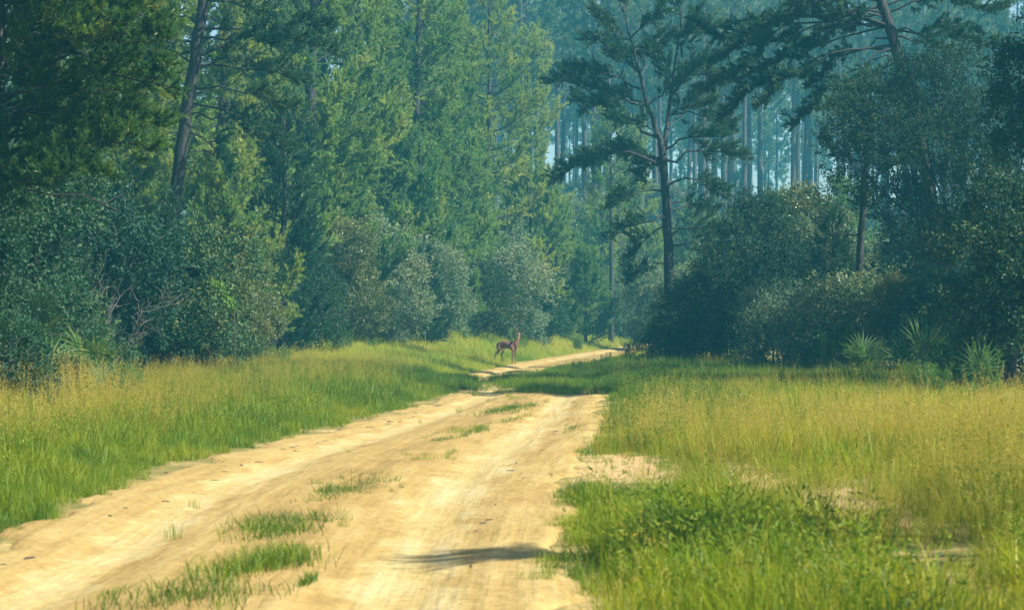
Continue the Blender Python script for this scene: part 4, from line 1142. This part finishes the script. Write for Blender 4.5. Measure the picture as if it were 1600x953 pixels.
# twigs, needles and clods lying on the sand
def litter():
    rng = R(600); g = Geo()
    n = 240
    y = 14 + 56 * rng.random(n) ** 1.2; t = rng.random(n)
    x = XL(y) + (XR(y) - XL(y)) * np.where(rng.random(n) < 0.6, np.where(t < 0.5, t * 0.35, 1 - (1 - t) * 0.35), 0.35 + 0.25 * t)
    for a, b in zip(x, y):
        l = rng.uniform(0.01, 0.06) * (1 + 0.02 * b); w = rng.uniform(0.003, 0.007); th = rng.random() * TAU
        d = np.array([math.cos(th), math.sin(th), 0]) * l; q = np.array([-math.sin(th), math.cos(th), 0]) * w
        c = np.array([a, b, 0.012])
        V = [c - d - q, c + d - q, c + d + q, c - d + q, c - d * .6 + [0, 0, w * 2.2], c + d * .6 + [0, 0, w * 2.2]]
        g.add(V, [(0, 1, 5), (0, 5, 4), (1, 2, 5), (2, 3, 4), (2, 4, 5), (3, 0, 4)])
    struct(obj('litter', g.mesh('litter', M_BARK)), 'stuff', 'twigs and dark clods scattered on the sand')


litter()

# ---------------------------------------------------------------- deer
def deer():
    m, nt, out = new_mat('deer_coat')
    at = nt.nodes.new('ShaderNodeAttribute'); at.attribute_name = 'tint'
    no = nt.nodes.new('ShaderNodeTexNoise'); no.inputs['Scale'].default_value = 30
    f = math_node(nt, 'ADD', at.outputs['Fac'], math_node(nt, 'MULTIPLY', math_node(nt, 'SUBTRACT', no.outputs['Fac'], 0.5), 0.12))
    col = ramp(nt, f, [(0.0, (0.012, 0.008, 0.006)), (0.38, (0.125, 0.05, 0.028)), (0.6, (0.22, 0.095, 0.055)), (0.85, (0.6, 0.52, 0.42))])
    p = nt.nodes.new('ShaderNodeBsdfPrincipled'); p.inputs['Roughness'].default_value = 0.8
    nt.links.new(col, p.inputs['Base Color']); nt.links.new(p.outputs[0], out.inputs['Surface'])
    # skeleton: (x forward, y side, z up), radius x/y
    J = {'pelvis': (-0.42, 0, .86, .135), 'loin': (-0.22, 0, .85, .15), 'belly': (0.02, 0, .81, .17), 'chest': (0.25, 0, .79, .185), 'shoulder': (0.40, 0, .84, .14),
         'neck1': (0.50, 0, .98, .095), 'neck2': (0.57, 0, 1.14, .072), 'poll': (0.61, -0.01, 1.29, .07), 'face': (0.63, -0.10, 1.26, .062), 'muzzle': (0.645, -0.20, 1.205, .04), 'nose': (0.65, -0.235, 1.19, .03),
         'rump': (-0.53, 0, .82, .09), 'tail1': (-0.60, 0, .74, .035), 'tail2': (-0.615, 0, .58, .022)}
    E = [('pelvis', 'loin'), ('loin', 'belly'), ('belly', 'chest'), ('chest', 'shoulder'), ('shoulder', 'neck1'), ('neck1', 'neck2'), ('neck2', 'poll'), ('poll', 'face'), ('face', 'muzzle'), ('muzzle', 'nose'), ('pelvis', 'rump'), ('rump', 'tail1'), ('tail1', 'tail2')]

    def leg(nm, root, pts):
        prev = root
        for k, q in enumerate(pts):
            J[nm + str(k)] = q; E.append((prev, nm + str(k))); prev = nm + str(k)
    leg('fl', 'shoulder', [(0.36, .10, .62, .085), (0.36, .10, .44, .042), (0.355, .10, .24, .027), (0.35, .10, .06, .022), (0.385, .10, .0, .026)])
    leg('fr', 'chest', [(0.31, -.10, .62, .085), (0.29, -.10, .43, .042), (0.285, -.10, .24, .027), (0.28, -.10, .06, .022), (0.315, -.10, .0, .026)])
    leg('hr', 'pelvis', [(-0.42, -.10, .62, .105), (-0.50, -.10, .48, .055), (-0.65, -.10, .37, .033), (-0.675, -.10, .20, .025), (-0.69, -.10, .05, .021), (-0.66, -.10, .0, .025)])
    leg('hl', 'loin', [(-0.28, .10, .64, .10), (-0.30, .10, .50, .055), (-0.42, .10, .37, .033), (-0.36, .10, .21, .025), (-0.28, .10, .05, .021), (-0.25, .10, .0, .025)])
    names = list(J)
    me = bpy.data.meshes.new('body')
    me.from_pydata([J[k][:3] for k in names], [(names.index(a), names.index(b)) for a, b in E], [])
    o = bpy.data.objects.new('body', me); COL.objects.link(o)
    sk = o.modifiers.new('skin', 'SKIN'); sk.use_smooth_shade = True
    for k, v in enumerate(me.skin_vertices[0].data):
        r = J[names[k]][3]
        v.radius = (r, r); v.use_root = (names[k] == 'pelvis')
    sb = o.modifiers.new('sub', 'SUBSURF'); sb.levels = 2; sb.render_levels = 2
    dg = bpy.context.evaluated_depsgraph_get()
    ev = o.evaluated_get(dg); m2 = bpy.data.meshes.new_from_object(ev)
    bpy.data.objects.remove(o)
    V = np.empty(len(m2.vertices) * 3, np.float32); m2.vertices.foreach_get('co', V); V = V.reshape(-1, 3)
    t = np.full(len(V), 0.42)
    t += 0.10 * sstep(0.3, 0.55, V[:, 0]) * sstep(0.6, 0.9, V[:, 2])
    t[(V[:, 2] < 0.70) & (V[:, 2] > 0.5) & (np.abs(V[:, 1]) < 0.09) & (V[:, 0] > -0.3) & (V[:, 0] < 0.25)] = 0.9     # pale belly
    t[(V[:, 0] < -0.55) & (V[:, 0] > -0.64) & (V[:, 2] < 0.74) & (V[:, 2] > 0.55) & (np.abs(V[:, 1]) < 0.06)] = 0.75    # under the tail
    t[V[:, 2] < 0.035] = 0.02                                                                                          # hooves
    hd = V[:, 2] > 1.1
    t[hd & (V[:, 1] < -0.06) & (V[:, 2] < 1.215)] = 0.9                                                               # white muzzle and throat
    t[hd & (V[:, 1] < -0.205)] = 0.05                                                                                  # nose
    a = m2.attributes.get('tint') or m2.attributes.new('tint', 'FLOAT', 'POINT'); a.data.foreach_set('value', t.astype(np.float32))
    m2.materials.clear(); m2.materials.append(m); m2.name = 'body'
    for pl in m2.polygons: pl.use_smooth = True
    root = obj('deer', None, None, DEER, math.radians(-16), (0.94, 1.3, 1.12))
    tag(root, 'brown deer standing side-on by the sandy bend, head turned to the camera', 'deer')
    obj('body', m2, root)
    for s in (-1, 1):    # ears: cupped leaves either side of the poll
        g = Geo(); b = np.array([0.61 + s * 0.055, -0.01, 1.32]); d = unit(np.array([s * 0.75, -0.1, 0.62])); w = np.array([0.0, 0.0, 0.0]) + unit(np.cross(d, [0, 1.0, 0])) * 0.042
        n_ = np.array([0, 0.03, 0])
        g.add([b, b + d * .08 + w, b + d * .17, b + d * .08 - w, b + d * .07 + n_, b - n_ * 0.4, b + d * .08 + w * .9 - n_ * .3], [(0, 1, 4), (1, 2, 4), (2, 3, 4), (3, 0, 4), (0, 4, 1), (5, 6, 2)], [0.4, .4, .3, .4, .8, .4, .4])
        obj('ear', g.mesh('ear', m, True), root)
        e = Geo(); c = np.array([0.62 + s * 0.045, -0.075, 1.285])
        th = np.linspace(0, TAU, 7)[:-1]; ring = np.stack([0 * th + c[0] + s * 0.004, c[1] + 0.014 * np.cos(th), c[2] + 0.012 * np.sin(th)], 1)
        e.add(np.concatenate([ring, [c + [s * 0.014, -0.004, 0]]]), [(i, (i + 1) % 6, 6) for i in range(6)], np.zeros(7))
        obj('eye', e.mesh('eye', m, True), root)
        h = Geo(); q = np.array([0.61 + s * 0.03, -0.015, 1.335])
        h.tube([q, q + [s * .05, .03, .08], q + [s * .11, .0, .17], q + [s * .10, -.06, .25]], [.014, .012, .010, .004], 5, 0.5)
        h.tube([q + [s * .05, .03, .08], q + [s * .06, -.02, .16]], [.010, .004], 5, 0.55)
        obj('antler', h.mesh('antler', m, True), root)


dp = G(792, 115.5)
DEER = (dp[0] + 0.05, dp[1], dp[2] + 0.03)
deer()

# ---------------------------------------------------------------- haze in the air
def haze():
    m, nt, out = new_mat('morning_haze')
    v = nt.nodes.new('ShaderNodeVolumePrincipled')
    v.inputs['Color'].default_value = (*HAZE_COLOR, 1)
    v.inputs['Density'].default_value = HAZE_DENSITY
    v.inputs['Anisotropy'].default_value = 0.15
    nt.links.new(v.outputs[0], out.inputs['Volume'])
    x0, x1, y0, y1, z0, z1 = -650, 650, -650, 650, -1.6, 48
    V = [(x, y, z) for x in (x0, x1) for y in (y0, y1) for z in (z0, z1)]
    F = [(0, 1, 3, 2), (4, 6, 7, 5), (0, 4, 5, 1), (2, 3, 7, 6), (0, 2, 6, 4), (1, 5, 7, 3)]
    o = obj('haze', make_mesh('haze', V, F, m)); struct(o, 'stuff', 'thin blue haze hanging through the wood')


haze()
